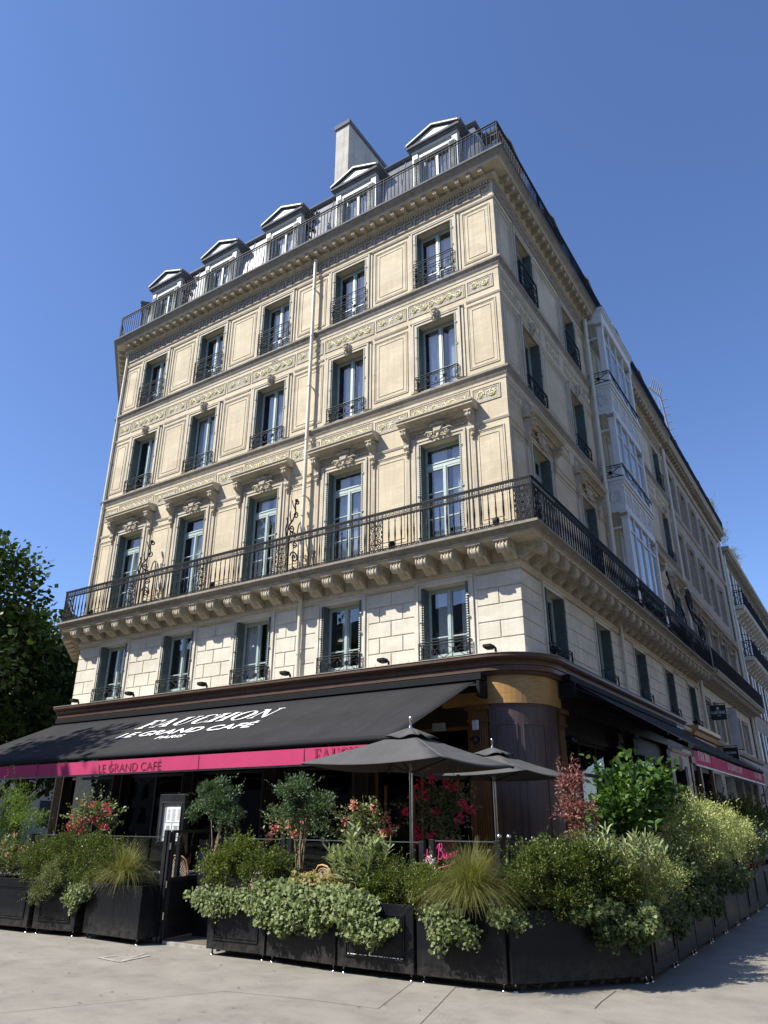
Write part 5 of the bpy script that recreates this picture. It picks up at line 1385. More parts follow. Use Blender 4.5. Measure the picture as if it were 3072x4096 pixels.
b.obj('printed_lines',M['ink'],p_)
b=MB(); b.box(-.02,.02,.0,.03,.03,1.22); b.obj('post',M['black'],P)

# pink script on the glass
b=MB()
def stroke(pts,sc=.145,x0=.84,z0=1.14,sl=.16):
    b.tube([(x0+p[0]*sc,Y-.022,z0+p[1]*sc+p[0]*sc*sl) for p in pts],.0036,5)
stroke([(-.35,-.6),(-.25,.2),(-.15,1.0),(-.05,.3),(.0,-.1),(.15,.4),(.2,.0),(.35,.3),(.45,.1)])
stroke([(.85,-.2),(.95,.5),(1.05,1.2),(1.25,1.25),(1.3,.95),(1.1,.7),(1.3,.6),(1.35,.3),(1.15,.05),(.95,.1)]); stroke([(.8,.9),(.9,1.15),(1.1,1.25)])
stroke([(1.4,.1),(1.5,.45),(1.48,.1),(1.6,.05)]); stroke([(1.53,.68),(1.55,.74)])
stroke([(1.6,.05),(1.75,.45),(1.72,.2),(1.82,.05),(1.68,-.02)]); stroke([(1.95,.3),(1.88,.1),(1.98,.0),(2.1,.15),(2.05,.35),(1.95,.32),(2.15,.3)]); stroke([(2.2,.4),(2.2,.08),(2.32,.05),(2.42,.4),(2.42,.1),(2.55,.08),(2.7,.5)])
stroke([(.6,-.7),(1.2,-.55),(1.9,-.5),(2.5,-.35)]); stroke([(.5,-1.1),(.62,-.8),(.7,-1.15)])
o=b.obj('script_sign',M['neon']); tag(o,'hot pink handwritten word on the glass screen above the fine grass','sign')

# chairs and tables
def chair(loc,rz,label,first=None):
    if first is not None:
        c=copy_tree(first,None,T(loc)@Matrix.Rotation(rz,4,'Z')); c['label']=label; return c
    C_=empty('cane_chair',loc,rz); tag(C_,label,'chair','cane bistro chairs on the terrace')
    b=MB(); b.tube([(-.20,.20,0),(-.21,.20,.45),(-.225,.25,.72),(-.215,.27,.84),(-.18,.285,.93),(-.11,.295,.985),(0,.30,1.0),(.11,.295,.985),(.18,.285,.93),(.215,.27,.84),(.225,.25,.72),(.21,.20,.45),(.20,.20,0)],.014,6); b.tube([(-.19,.22,.45),(-.185,.25,.72),(-.17,.265,.84),(-.13,.275,.92),(-.07,.28,.95),(0,.28,.96),(.07,.28,.95),(.13,.275,.92),(.17,.265,.84),(.185,.25,.72),(.19,.22,.45)],.010,5)
    b.obj('back_frame',M['rattan'],C_)
    b=MB(); b.add([(-.17,.225,.50),(.17,.225,.50),(.18,.25,.75),(-.18,.25,.75),(-.12,.275,.92),(.12,.275,.92),(-.05,.285,.965),(.05,.285,.965)],[(0,1,2,3),(3,2,5,4),(4,5,7,6)]); b.obj('woven_back',M['weave'],C_,normals=False)
    b=MB(); b.box(-.21,.21,-.20,.21,.43,.47); b.obj('seat',M['redcushion'],C_,bevel=.02,bseg=2)
    for sx in (-.19,.19):
        b=MB(); b.tube([(sx,-.18,.43),(sx*1.05,-.20,0)],.013,6); b.obj('leg',M['rattan'],C_)
    b=MB(); b.tube([(-.19,-.18,.2),(.19,-.18,.2),(.19,.19,.2),(-.19,.19,.2),(-.19,-.18,.2)],.009,5); b.obj('stretcher',M['rattan'],C_)
    return C_
m,nt,p=newmat('woven_cane'); co=ocoord(nt); ck=nt.nodes.new('ShaderNodeTexChecker'); ck.inputs['Scale'].default_value=46; ck.inputs[1].default_value=(.55,.50,.42,1); ck.inputs[2].default_value=(.08,.02,.02,1); L(nt,co,ck.inputs[0]); L(nt,ck.outputs[0],p.inputs['Base Color']); p.inputs['Roughness'].default_value=.6; M['weave']=m
ch=chair((-4.42,-4.55,.035),R(165),'cane chair seen through the gate glass, nearest to the gate')
for l,rz,lb in (((-4.95,-4.15,.035),R(200),'cane chair seen through the gate glass, beside the patterned table'),((-3.75,-3.3,.035),R(170),'cane chair standing behind the patterned table'),((-.95,-4.95,.035),R(160),'cane chair behind the broad leaved oleander'),((-.1,-4.9,.035),R(215),'cane chair behind the glass, right of the oleander'),((1.25,-4.5,.035),R(190),'cane chair behind the pink script')):
    chair(l,rz,lb,ch)
def table(loc,label,first=None):
    if first: c=copy_tree(first,None,T(loc)); c['label']=label; return c
    t=empty('bistro_table',loc); tag(t,label,'table','small terrace tables')
    b=MB(); b.box(-.30,.30,-.30,.30,.71,.74); b.obj('top',M['tabletop'],t,bevel=.006)
    b=MB(); b.lathe(0,0,[(.03,.05),(.025,.71)],10); b.obj('column',M['black'],t)
    b=MB(); b.box(-.25,.25,-.03,.03,0,.04); b.box(-.03,.03,.031,.25,0,.04); b.box(-.03,.03,-.25,-.031,0,.04); b.obj('foot',M['black'],t); return t
m,nt,p=newmat('mosaic_top'); co=ocoord(nt); vo=nt.nodes.new('ShaderNodeTexVoronoi'); vo.feature='DISTANCE_TO_EDGE'; vo.inputs['Scale'].default_value=22; L(nt,co,vo.inputs['Vector']); L(nt,ramp(nt,vo.outputs[0],[(.04,g1(.45)),(.10,g1(.015))]),p.inputs['Base Color']); p.inputs['Roughness'].default_value=.3; M['tabletop']=m
tb=table((-4.02,-4.35,.035),'small table with a black and white patterned top, seen through the gate glass')
table((-.5,-4.3,.035),'small terrace table behind the oleander',tb); table((1.0,-3.9,.035),'small terrace table under the nearer parasol',tb); table((-5.1,-4.2,.035),'small terrace table behind the left hedge',tb)

b=MB(); b.box(-.12,.12,-.04,.04,0,.30); o=b.obj('cushion',M['tabletop'],bevel=.03,bseg=2); o.location=(-4.12,-4.5,.776); tag(o,'black and white patterned cushion standing on the small table behind the gate','cushion')
# ------------------------------------------------------------------ foliage
def mesh_np(name,V,F,k,mat,parent=None,M_=None,smooth=False):
    me=bpy.data.meshes.new(name); nv,nf=len(V),len(F)
    me.vertices.add(nv); me.vertices.foreach_set('co',np.ascontiguousarray(V,dtype=np.float32).ravel())
    me.loops.add(nf*k); me.loops.foreach_set('vertex_index',np.ascontiguousarray(F,dtype=np.int32).ravel())
    me.polygons.add(nf); me.polygons.foreach_set('loop_start',np.arange(0,nf*k,k,dtype=np.int32))
    me.update(calc_edges=True); me.materials.append(mat)
    if smooth: me.polygons.foreach_set('use_smooth',np.ones(nf,dtype=bool))
    o=bpy.data.objects.new(name,me); COL.objects.link(o)
    if parent: o.parent=parent
    if M_ is not None: o.matrix_local=M_
    return o
def unit(v): return v/np.maximum(1e-9,np.linalg.norm(v,axis=1,keepdims=True))
def leaf_mesh(P,U,N,Ln,ratio,shape='d'):
    """P base, U axis, N normal; d diamond, l long bent, v ivy"""
    n=len(P); U=unit(U); S=unit(np.cross(U,N)); N=unit(np.cross(S,U)); Ln=Ln[:,None]; W=Ln*ratio
    if shape=='d':
        V=np.stack([P,P+U*Ln*.45+S*W*.5+N*W*.10,P+U*Ln,P+U*Ln*.45-S*W*.5+N*W*.10],1); idx=np.array([[0,1,2,3]])
    elif shape=='l':
        dr=np.array([0,0,-1.0])
        V=np.stack([P,P+U*Ln*.35+S*W*.5+N*W*.1,P+U*Ln*.72+S*W*.38+dr*Ln*.05,P+U*Ln*.97+dr*Ln*.16,P+U*Ln*.72-S*W*.38+dr*Ln*.05,P+U*Ln*.35-S*W*.5+N*W*.1],1); idx=np.array([[0,1,2,5],[2,3,4,5]])
    elif shape=='r':
        V=np.stack([P,P+U*Ln*.28+S*W*.46+N*W*.10,P+U*Ln*.66+S*W*.42+N*W*.06,P+U*Ln-N*Ln*.10,P+U*Ln*.66-S*W*.42+N*W*.06,P+U*Ln*.28-S*W*.46+N*W*.10],1); idx=np.array([[0,1,2,3],[0,3,4,5]])
    else:
        V=np.stack([P,P+U*Ln*.05+S*W*.42,P+U*Ln*.42+S*W*.30,P+U*Ln*.50+S*W*.62-N*W*.08,P+U*Ln*.70+S*W*.16,P+U*Ln-N*W*.06,P+U*Ln*.70-S*W*.16,P+U*Ln*.50-S*W*.62-N*W*.08,P+U*Ln*.42-S*W*.30,P+U*Ln*.05-S*W*.42],1)
        idx=np.array([[0,1,2,4],[2,3,4,2],[0,4,5,6],[0,6,8,9],[8,6,7,8]]); idx=np.array([[0,1,2,4],[0,4,5,6],[0,6,8,9]])
        # side lobes share quads with a repeated inner corner nudged
        idx=np.vstack([idx,[[2,3,4,0]],[[6,7,8,0]]])
    m=V.shape[1]; off=(np.arange(n)*m)[:,None,None]
    F=(idx[None]+off).reshape(-1,idx.shape[1])
    return V.reshape(-1,3),F
def clumps(cs,nc,per,cr,seed,inner=.35,flat=1.0):
    """cs: list of (centre, radii, weight) ellipsoids. Returns positions and outward dirs"""
    g=np.random.default_rng(seed); Ps=[];Ds=[]
    wt=np.array([c[2] for c in cs],float); wt/=wt.sum()
    for (c,r,*_),w_ in zip(cs,wt):
        k=max(2,int(nc*w_)); d=unit(g.normal(size=(k,3))); d[:,2]=np.abs(d[:,2])*np.where(g.random(k)<.75,1,-1)
        rad=(inner+(1-inner)*g.random(k)**.45)*(1+.20*g.normal(size=k)); ctr=np.array(c)+d*np.array(r)*rad[:,None]
        siz=cr*(.6+.9*g.random(k))
        q=g.normal(size=(k,per,3)); q=q/np.linalg.norm(q,axis=2,keepdims=True)*(g.random((k,per,1))**.5); q[...,2]*=flat
        Ps.append((ctr[:,None,:]+q*siz[:,None,None]).reshape(-1,3)); Ds.append((d[:,None,:]*.8+q*1.0).reshape(-1,3))
    return np.concatenate(Ps),np.concatenate(Ds),g
def bush(name,label,cat,cs,nc,per,cr,leaf,ratio,mat,seed,shape='d',up=.5,group=None,inner=.35,parent=None,stems=None,flat=1.0,droop=0,child=None,sprig=.45):
    P,D,g=clumps(cs,nc,per,cr,seed,inner,flat)
    ns=int(nc*sprig)
    if ns:
        Q,E_,_=clumps(cs,ns,1,.01,seed+500,.85); dirs=unit(E_*.7+g.normal(size=E_.shape)*.35+np.array([0,0,.55])); ln=cr*(1.2+2.6*g.random(len(Q))); m=12
        t=np.linspace(0,1,m)[None,:,None]; SP=Q[:,None,:]+dirs[:,None,:]*ln[:,None,None]*t+g.normal(size=(len(Q),m,3))*leaf*.25
        SP=SP.reshape(-1,3); P=np.concatenate([P,SP]); D=np.concatenate([D,np.repeat(dirs,m,0)+g.normal(size=SP.shape)*.6])
    n=len(P)
    U=unit(D+g.normal(size=(n,3))*.55+np.array([0,0,up-droop])); N=unit(D*.6+np.array([0,0,.9])+g.normal(size=(n,3))*.5)
    Ln=leaf*(.6+.7*g.random(n)); V,F=leaf_mesh(P,U,N,Ln,ratio,shape)
    o=mesh_np(child or ('foliage' if parent else name),V,F,F.shape[1],mat,parent)
    if not parent: tag(o,label,cat,group)
    return o
LM={}
LM['box']=leafmat('box_leaf',[(.045,.065,.010),(.085,.115,.022),(.15,.18,.045)],.2,.28)
LM['boxlight']=leafmat('fresh_box_leaf',[(.06,.09,.015),(.12,.15,.03),(.20,.23,.06)],.22,.3)
LM['ivy']=leafmat('ivy_leaf',[(.09,.13,.04),(.17,.22,.08),(.30,.34,.15)],.2,.35)
LM['ivyshade']=leafmat('shade_toned_ivy_leaf',[(.03,.055,.02),(.06,.09,.03),(.13,.17,.06)],.2,.35)  # ivy leaf colours darkened to paint in shade on the side row
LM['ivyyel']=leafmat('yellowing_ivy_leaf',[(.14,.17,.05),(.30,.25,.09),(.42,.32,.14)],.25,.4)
LM['oleander']=leafmat('oleander_leaf',[(.08,.11,.045),(.15,.18,.085),(.26,.29,.15)],.2,.32)
LM['olebright']=leafmat('pale_oleander_leaf',[(.13,.17,.07),(.22,.27,.13),(.36,.39,.22)],.2,.3)
LM['grass']=leafmat('fine_grass_blade',[(.09,.105,.025),(.17,.18,.05),(.32,.29,.13)],.3,.4)
LM['topiary']=leafmat('blue_green_leaf',[(.045,.085,.04),(.08,.135,.065),(.17,.22,.12)],.18,.3)
LM['maple']=leafmat('red_maple_leaf',[(.13,.05,.048),(.24,.115,.10),(.36,.20,.17)],.35,.4,(1.4,.9,.8))
LM['fig']=leafmat('broad_green_leaf',[(.025,.06,.014),(.05,.105,.025),(.13,.21,.05)],.3,.16)
LM['pitto']=leafmat('bright_yellow_green_leaf',[(.18,.22,.065),(.32,.36,.13),(.48,.50,.23)],.25,.35)
LM['cotone']=leafmat('grey_green_leaf',[(.07,.09,.025),(.13,.15,.05),(.20,.22,.09)],.2,.4)
LM['fern']=leafmat('soft_green_leaf',[(.07,.12,.02),(.13,.20,.04),(.22,.30,.08)],.3,.35)
LM['flower']=leafmat('crimson_petal',[(.60,.01,.08),(.80,.04,.15),(.88,.16,.24)],.3,.5,(1.3,.8,.8))
LM['pinkflower']=leafmat('salmon_petal',[(.60,.16,.14),(.72,.28,.22),(.8,.45,.38)],.3,.5,(1.2,.9,.8))
LM['whiteflower']=leafmat('white_pink_petal',[(.75,.55,.55),(.85,.78,.75)],.3,.5,(1,1,1))
LM['plane']=leafmat('plane_tree_leaf',[(.018,.042,.010),(.034,.070,.015),(.070,.115,.028)],.15,.35)
LM['olive']=leafmat('olive_leaf',[(.12,.15,.09),(.22,.26,.17)],.2,.4)
def flowers(parent,pts,r,seed,mat,n=26,size=.035):
    g=np.random.default_rng(seed); P=[];D=[]
    for p in pts:
        d=unit(g.normal(size=(n,3))); P.append(np.array(p)+d*r*(.4+.6*g.random((n,1)))); D.append(d)
    P=np.concatenate(P);D=np.concatenate(D); V,F=leaf_mesh(P,D+g.normal(size=D.shape)*.4,unit(g.normal(size=D.shape)),size*(.7+.5*g.random(len(P))),.8)
    return mesh_np('blossom',V,F,4,LM[mat],parent)
def stems(parent,items,mat='bark',name='stem'):
    for path,r0,r1 in items:
        b=MB(); n=len(path); b.tube(path,[r0+(r1-r0)*i/(n-1) for i in range(n)],6); b.obj(name,M[mat],parent)
def grass(name,label,c,n,L_,spread,seed,width=.006,mat='grass',droopf=1.0):
    g=np.random.default_rng(seed); a=g.random(n)*2*PI; tilt=(.15+.85*g.random(n))*spread; ln=L_*(.55+.6*g.random(n))
    base=np.array(c)+np.stack([g.normal(size=n)*.06,g.normal(size=n)*.05,np.zeros(n)],1)
    dirh=np.stack([np.cos(a),np.sin(a),np.zeros(n)],1); k=6; Vs=[]
    side=np.stack([-np.sin(a),np.cos(a),np.zeros(n)],1)
    for i in range(k+1):
        t=i/k; h=np.sin(np.minimum(t*tilt*1.0,1.0)*PI/2)
        out=ln*t*np.sin(tilt*(.5+.5*t)); z=ln*(t*np.cos(tilt*.6)-droopf*tilt*.42*t**2.6*1.2)
        p=base+dirh*out[:,None]+np.stack([0*z,0*z,z],1); w_=width*(1-t*.85)
        Vs+= [p-side*w_/2,p+side*w_/2]
    V=np.stack(Vs,1); m=V.shape[1]; idx=np.array([[2*i,2*i+1,2*i+3,2*i+2] for i in range(k)])
    F=(idx[None]+(np.arange(n)*m)[:,None,None]).reshape(-1,4)
    o=mesh_np(name,V.reshape(-1,3),F,4,LM[mat]); tag(o,label,'grass'); return o
def plant(name,label,cat,group=None,loc=(0,0,0)): 
    e=empty(name,loc); tag(e,label,cat,group); return e

# box bushes
def B(label,cs,nc,seed,mat='box',leaf=.025,cr=.055,per=46): return bush('box_shrub',label,'shrub',cs,int(nc*1.7),per,cr,leaf,.58,LM[mat],seed,group='clipped box bushes in the planters')
B('rounded dark box bush at the left end of the left hedge',[((-6.15,-6.12,.98),(.42,.24,.30),1),((-6.0,-6.2,.75),(.34,.2,.18),.5)],150,1)
B('tall dark box bush in the middle of the left hedge, behind the cotoneaster',[((-5.55,-6.05,1.06),(.38,.25,.36),1),((-5.35,-6.15,.85),(.3,.22,.25),.6)],150,2)
B('dark box bush at the right end of the left hedge, next to the grass',[((-4.85,-6.05,1.06),(.46,.25,.33),1),((-4.45,-6.08,.98),(.32,.22,.25),.7),((-4.9,-6.25,.75),(.4,.15,.2),.5)],220,3)
B('light green box bush with upright shoots in the first planter right of the gate',[((-2.12,-6.05,.98),(.34,.25,.24),1),((-1.85,-6.0,1.15),(.24,.2,.22),.7)],150,4,'boxlight',.030)
B('neat dome shaped box bush behind the left part of the ivy',[((-1.38,-6.0,.98),(.36,.25,.27),1)],140,5)
B('small box bush right of the broad leaved oleander',[((.62,-6.05,.90),(.30,.22,.22),1)],110,6)
B('yellowish small box bush under the white flower, left of the fine grass',[((1.12,-6.08,.90),(.28,.22,.20),1)],110,7,'boxlight')
B('large rounded box bush at the terrace corner above the diagonal planter',[((2.32,-5.66,1.06),(.32,.30,.30),1),((2.58,-5.35,1.14),(.30,.30,.26),1),((2.80,-5.05,1.02),(.28,.30,.26),.8)],330,8)
B('box bush low between the corner bush and the white leaved oleander',[((2.95,-4.95,.88),(.25,.28,.22),1),((2.5,-5.6,.80),(.3,.25,.18),.7)],150,9)
B('dark box bush filling the gap right of the broad leaved oleander and the tall box',[((.45,-5.98,.84),(.25,.2,.16),1)],70,10)
B('dark box bush low between the fine grass tuft and the corner bush',[((2.08,-5.95,.88),(.20,.2,.2),1)],80,11)
B('dark box bush at the far left behind the pink oleander',[((-6.95,-6.0,.95),(.5,.22,.25),1),((-7.9,-6.1,.95),(.55,.22,.25),1)],200,12)
# ivies hanging over the planters
def ivy(label,cs,nc,seed,mat='ivy',leaf=.046,per=20,cr=.07):
    leaf*=.88
    P,D,g=clumps(cs,int(nc*1.25),per,cr,seed,.2); n=len(P)
    out=np.array(cs[0][3] if len(cs[0])>3 else (0,-1,0),float)
    U=unit(g.normal(size=(n,3))*.6+np.array([0,0,-.7])+out*.3); N=unit(out*1.0+np.array([0,0,.55])+g.normal(size=(n,3))*.42)
    V,F=leaf_mesh(P,U,N,leaf*(.6+.8*g.random(n)),1.0,'v'); o=mesh_np('ivy',V,F,4,LM[mat]); tag(o,label,'ivy','ivies trailing over the planters'); return o
def iv(c,r,w=1,out=(0,-1,0)): return (c,r,w,out)
ivy('pale small leaved ivy spilling over the planter right of the gate',[iv((-2.05,-6.25,.66),(.44,.12,.13)),iv((-1.6,-6.25,.64),(.35,.12,.12)),iv((-1.95,-6.32,.55),(.25,.07,.10),.5)],120,21,'ivy',.034,24)
ivy('widest ivy, a thick green curtain over the middle planter',[iv((-1.05,-6.25,.72),(.35,.14,.16)),iv((-.55,-6.27,.72),(.50,.15,.18)),iv((-.05,-6.27,.70),(.3,.14,.16)),iv((-.95,-6.36,.55),(.35,.08,.16),.9),iv((-.45,-6.36,.54),(.45,.08,.17),1),iv((-.75,-6.36,.42),(.12,.05,.1),.25)],330,22)
ivy('patch of yellowing ivy in the sun behind the widest ivy',[iv((-.45,-6.12,.90),(.38,.12,.07))],50,23,'ivyyel',.045)
ivy('bright ivy curtain hanging at the chipped white line planter',[iv((.25,-6.28,.70),(.35,.12,.14)),iv((.30,-6.36,.55),(.33,.08,.17)),iv((.48,-6.36,.44),(.16,.06,.13),.5),iv((.7,-6.34,.50),(.14,.05,.06),.25)],190,24,'ivy',.042)
ivy('small ivy hanging below the big fine grass tuft',[iv((1.42,-6.30,.66),(.18,.09,.10)),iv((1.55,-6.34,.54),(.24,.07,.12)),iv((1.38,-6.34,.48),(.08,.04,.12),.35),iv((1.72,-6.32,.48),(.12,.05,.06),.4)],100,25,'ivy',.036,22)
ivy('tiny ivy sprig hanging at the joint left of the plain corner planter',[iv((2.04,-6.24,.68),(.12,.08,.08)),iv((2.2,-6.1,.62),(.10,.08,.04),.4)],36,26,'ivy',.036)
oo=(.76,-.65,0)
ivy('dark shaded ivy hanging on the diagonal corner planter',[iv((2.75,-5.42,.70),(.30,.34,.12),1,oo),iv((2.92,-5.30,.55),(.22,.26,.16),1,oo),iv((3.1,-5.05,.48),(.14,.18,.14),.6,oo)],230,27,'ivyshade',.044)
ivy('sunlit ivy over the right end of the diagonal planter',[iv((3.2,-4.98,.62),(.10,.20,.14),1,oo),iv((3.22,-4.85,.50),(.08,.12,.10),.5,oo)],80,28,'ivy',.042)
ivy('ivy hanging over the glossy first planter of the side row',[iv((3.2,-4.2,.66),(.14,.45,.14),1,(1,-.2,0)),iv((3.26,-3.9,.50),(.08,.35,.14),.7,(1,-.2,0))],200,29,'ivyshade',.042)
ivy('ivy hanging over the third planter of the side row',[iv((3.22,-2.5,.66),(.14,.8,.14),1,(1,0,0)),iv((3.26,-1.9,.50),(.09,.4,.12),.6,(1,0,0))],240,30,'ivyshade',.042)
ivy('ivy hanging farther along the side row of planters',[iv((3.18,.3,.70),(.14,1.3,.16),1,(1,0,0))],170,31,'ivyshade',.05)
ivy('pale ivy sprig hanging between the two left planters near the gate',[iv((-4.72,-6.34,.60),(.22,.07,.12)),iv((-4.85,-6.38,.50),(.16,.05,.08),.6),iv((-4.78,-6.38,.40),(.05,.03,.05),.2)],75,32,'ivy',.034,22)
# trailing cotoneaster
o=bush('trailing_shrub','grey green cotoneaster cascading over the panelled left planter','shrub',[((-5.42,-6.32,.88),(.22,.12,.18),1),((-5.40,-6.44,.70),(.26,.12,.18),1),((-5.52,-6.50,.55),(.22,.09,.12),.7)],260,34,.05,.020,.5,LM['cotone'],40,droop=.9)
# grasses
grass('grass_tuft','arching grass tuft in the plain planter left of the gate',(-4.02,-6.16,.74),1200,.70,1.38,50,.0065,droopf=1.3)
grass('grass_tuft','large tuft of fine yellow green grass right of the small box bushes',(1.68,-6.16,.76),3400,.72,1.38,51,.0060,droopf=1.15)
grass('grass_tuft','upright fine grass tuft among the yellow green shrub on the side row',(3.05,-4.05,.80),900,.50,.75,52,.006,droopf=.6)
# oleanders: upright stems with long leaves
def oleander(name,label,c,rad,h,n_st,seed,mat='oleander',leaf=.13,flow=None,lean=.3,per=44):
    e=plant(name,label,'shrub',loc=(0,0,0)); g=np.random.default_rng(seed); P=[];U=[]; items=[]; tips=[]
    for i in range(n_st):
        a=g.random()*2*PI; r=g.random()**.6; base=np.array(c)+np.array([rad[0]*.35*r*math.cos(a),rad[1]*.35*r*math.sin(a),0]); tip=np.array(c)+np.array([rad[0]*r*math.cos(a)*1.0,rad[1]*r*math.sin(a),h*(.55+.45*g.random())*(1-.25*r)])
        mid=(base+tip)/2+g.normal(size=3)*.02; items.append(([tuple(base),tuple(mid),tuple(tip)],.007,.003)); tips.append(tip)
        for k in range(per):
            t=.30+.70*(k/per)**.8; p=base*(1-t)**2+2*mid*t*(1-t)+tip*t*t; az=k*2.4+g.random()*.5; el=.15+.9*t+g.normal()*.25
            P.append(p); U.append([math.cos(az)*math.cos(el),math.sin(az)*math.cos(el),math.sin(el)])
    P=np.array(P);U=np.array(U);n=len(P); N=unit(np.array([0,0,1.0])+g.normal(size=(n,3))*.35); V,F=leaf_mesh(P,U,N,leaf*(.65+.55*g.random(n)),.17,'l'); mesh_np('foliage',V,F,4,LM[mat],e)
    b=MB(); 
    for pth,r0,r1 in items: b.tube(pth,[r0,(r0+r1)/2,r1],5)
    b.obj('stems',M['bark'],e)
    if flow: 
        idx=g.choice(len(tips),min(flow[1],len(tips)),False); flowers(e,[tips[i]+np.array([0,-.02,.02]) for i in idx],.035,seed,flow[0],14,.026)
    return e
oleander('oleander','broad leaved green oleander in front of the wide glass screen',(.05,-6.02,.74),(.56,.24,.0),.84,32,60,leaf=.17,per=40,mat='olebright')
oleander('oleander','slender oleander with small pink flowers at the left edge',(-7.05,-6.15,.70),(.50,.22,0),.72,15,61,flow=('pinkflower',6),leaf=.12,per=34)
oleander('oleander','pale leaved oleander above the diagonal corner planter',(2.98,-4.66,.85),(.52,.62,0),.76,38,62,leaf=.15,per=38,mat='olebright')
oleander('oleander','oleander with pale pink flowers far along the side row',(2.98,3.6,.70),(.42,1.0,0),1.0,34,63,flow=('whiteflower',16),leaf=.14,per=34)
oleander('oleander','second pink flowering oleander at the right picture edge',(2.95,5.6,.70),(.42,1.0,0),.95,26,64,flow=('pinkflower',14),leaf=.14,per=30)
oleander('oleander','long leaved oleander showing through the bright yellow green bush',(3.12,-1.6,.75),(.25,.6,0),.75,14,65,leaf=.14)
# big green shrubs on the side row
e=plant('maple_shrub','slender maple with dusty red leaves in front of the first side window','shrub')
bush('maple_shrub','','shrub',[((2.32,-4.35,1.62),(.17,.22,.30),1),((2.25,-4.3,2.0),(.14,.18,.20),.7),((2.40,-4.25,1.28),(.18,.22,.22),.7)],95,22,.075,.055,.42,LM['maple'],70,parent=e,up=0,inner=.1)
stems(e,[([(2.35,-4.3,.5),(2.33,-4.3,1.2),(2.28,-4.32,2.0)],.011,.004),([(2.35,-4.3,.9),(2.42,-4.2,1.5)],.007,.003),([(2.33,-4.3,1.1),(2.2,-4.4,1.75)],.007,.003)],'darkbark')
e=plant('broad_leaved_shrub','tall shrub with large glossy green leaves beside the red maple','shrub')
bush('x','','shrub',[((2.45,-2.6,1.75),(.40,.75,.42),1),((2.5,-2.0,2.0),(.34,.55,.30),.8),((2.42,-3.1,1.5),(.3,.5,.3),.6),((2.5,-1.2,1.7),(.3,.5,.3),.5)],190,13,.15,.115,.66,LM['fig'],71,'r',parent=e,up=-.1,inner=.2)
stems(e,[([(2.5,-2.6,.5),(2.48,-2.6,1.2),(2.42,-2.55,2.0)],.018,.007),([(2.5,-2.6,.8),(2.45,-3.1,1.5)],.012,.005),([(2.5,-2.5,.9),(2.5,-1.9,1.9)],.012,.005)],'bark')
e=plant('pittosporum','large bright yellow green bush leaning over the side row of planters','shrub')
bush('x','','shrub',[((2.92,-1.9,1.45),(.42,.70,.36),1),((2.88,-.7,1.60),(.42,.80,.32),1),((2.88,.6,1.55),(.40,.80,.30),1),((3.0,-2.0,1.1),(.34,.6,.28),.6),((2.95,1.7,1.42),(.36,.7,.30),.7),((3.02,-.2,1.05),(.34,1.2,.25),.7),((3.2,-1.3,1.38),(.30,.7,.30),.9),((3.22,.5,1.40),(.32,.9,.30),.9),((3.2,1.9,1.25),(.3,.6,.3),.6)],700,34,.095,.036,.55,LM['pitto'],72,parent=e,inner=.3)
stems(e,[([(2.9,-1.6,.6),(2.88,-1.7,1.1),(2.92,-1.9,1.5)],.014,.005),([(2.9,-.8,.6),(2.88,-.7,1.5)],.014,.005),([(2.9,.6,.6),(2.88,.6,1.5)],.014,.005)],'darkbark')
bush('yellow_shrub','fine yellowish shrub low above the right end of the diagonal planter','shrub',[((3.08,-4.30,.98),(.26,.42,.24),1),((3.14,-3.75,.86),(.22,.35,.20),.7),((3.12,-4.5,.74),(.22,.3,.16),.6)],230,36,.055,.022,.55,LM['pitto'],73)
bush('shrub','dark leafy shrub behind the far oleanders of the side row','shrub',[((2.3,6.5,1.5),(.5,1.6,.6),1),((2.3,9.5,1.5),(.5,1.6,.6),1)],240,26,.12,.08,.4,LM['box'],74)
bush('shrub','dark green shrub in the shade under the yellow green bush','shrub',[((3.0,-3.0,.95),(.28,.55,.24),1),((3.05,-2.0,.85),(.25,.6,.2),.8),((3.0,-.6,.85),(.25,1.0,.2),.8)],230,28,.08,.04,.5,LM['ivyshade'],75)
# left background shrubs
e=plant('feathery_shrub','tall feathery light green shrub at the left edge','shrub')
bush('x','','shrub',[((-8.0,-5.65,1.75),(.38,.25,.45),1),((-8.35,-5.7,1.4),(.35,.25,.35),.8),((-7.5,-5.6,1.55),(.30,.25,.35),.7),((-8.0,-5.7,1.1),(.5,.25,.3),.7)],230,30,.10,.045,.3,LM['fern'],76,parent=e,inner=.15)
stems(e,[([(-8.0,-5.7,.3),(-8.0,-5.68,1.1),(-7.95,-5.65,1.8)],.016,.006),([(-8.0,-5.7,.5),(-8.3,-5.7,1.4)],.010,.004),([(-8.0,-5.7,.5),(-7.55,-5.62,1.5)],.010,.004)],'bark')
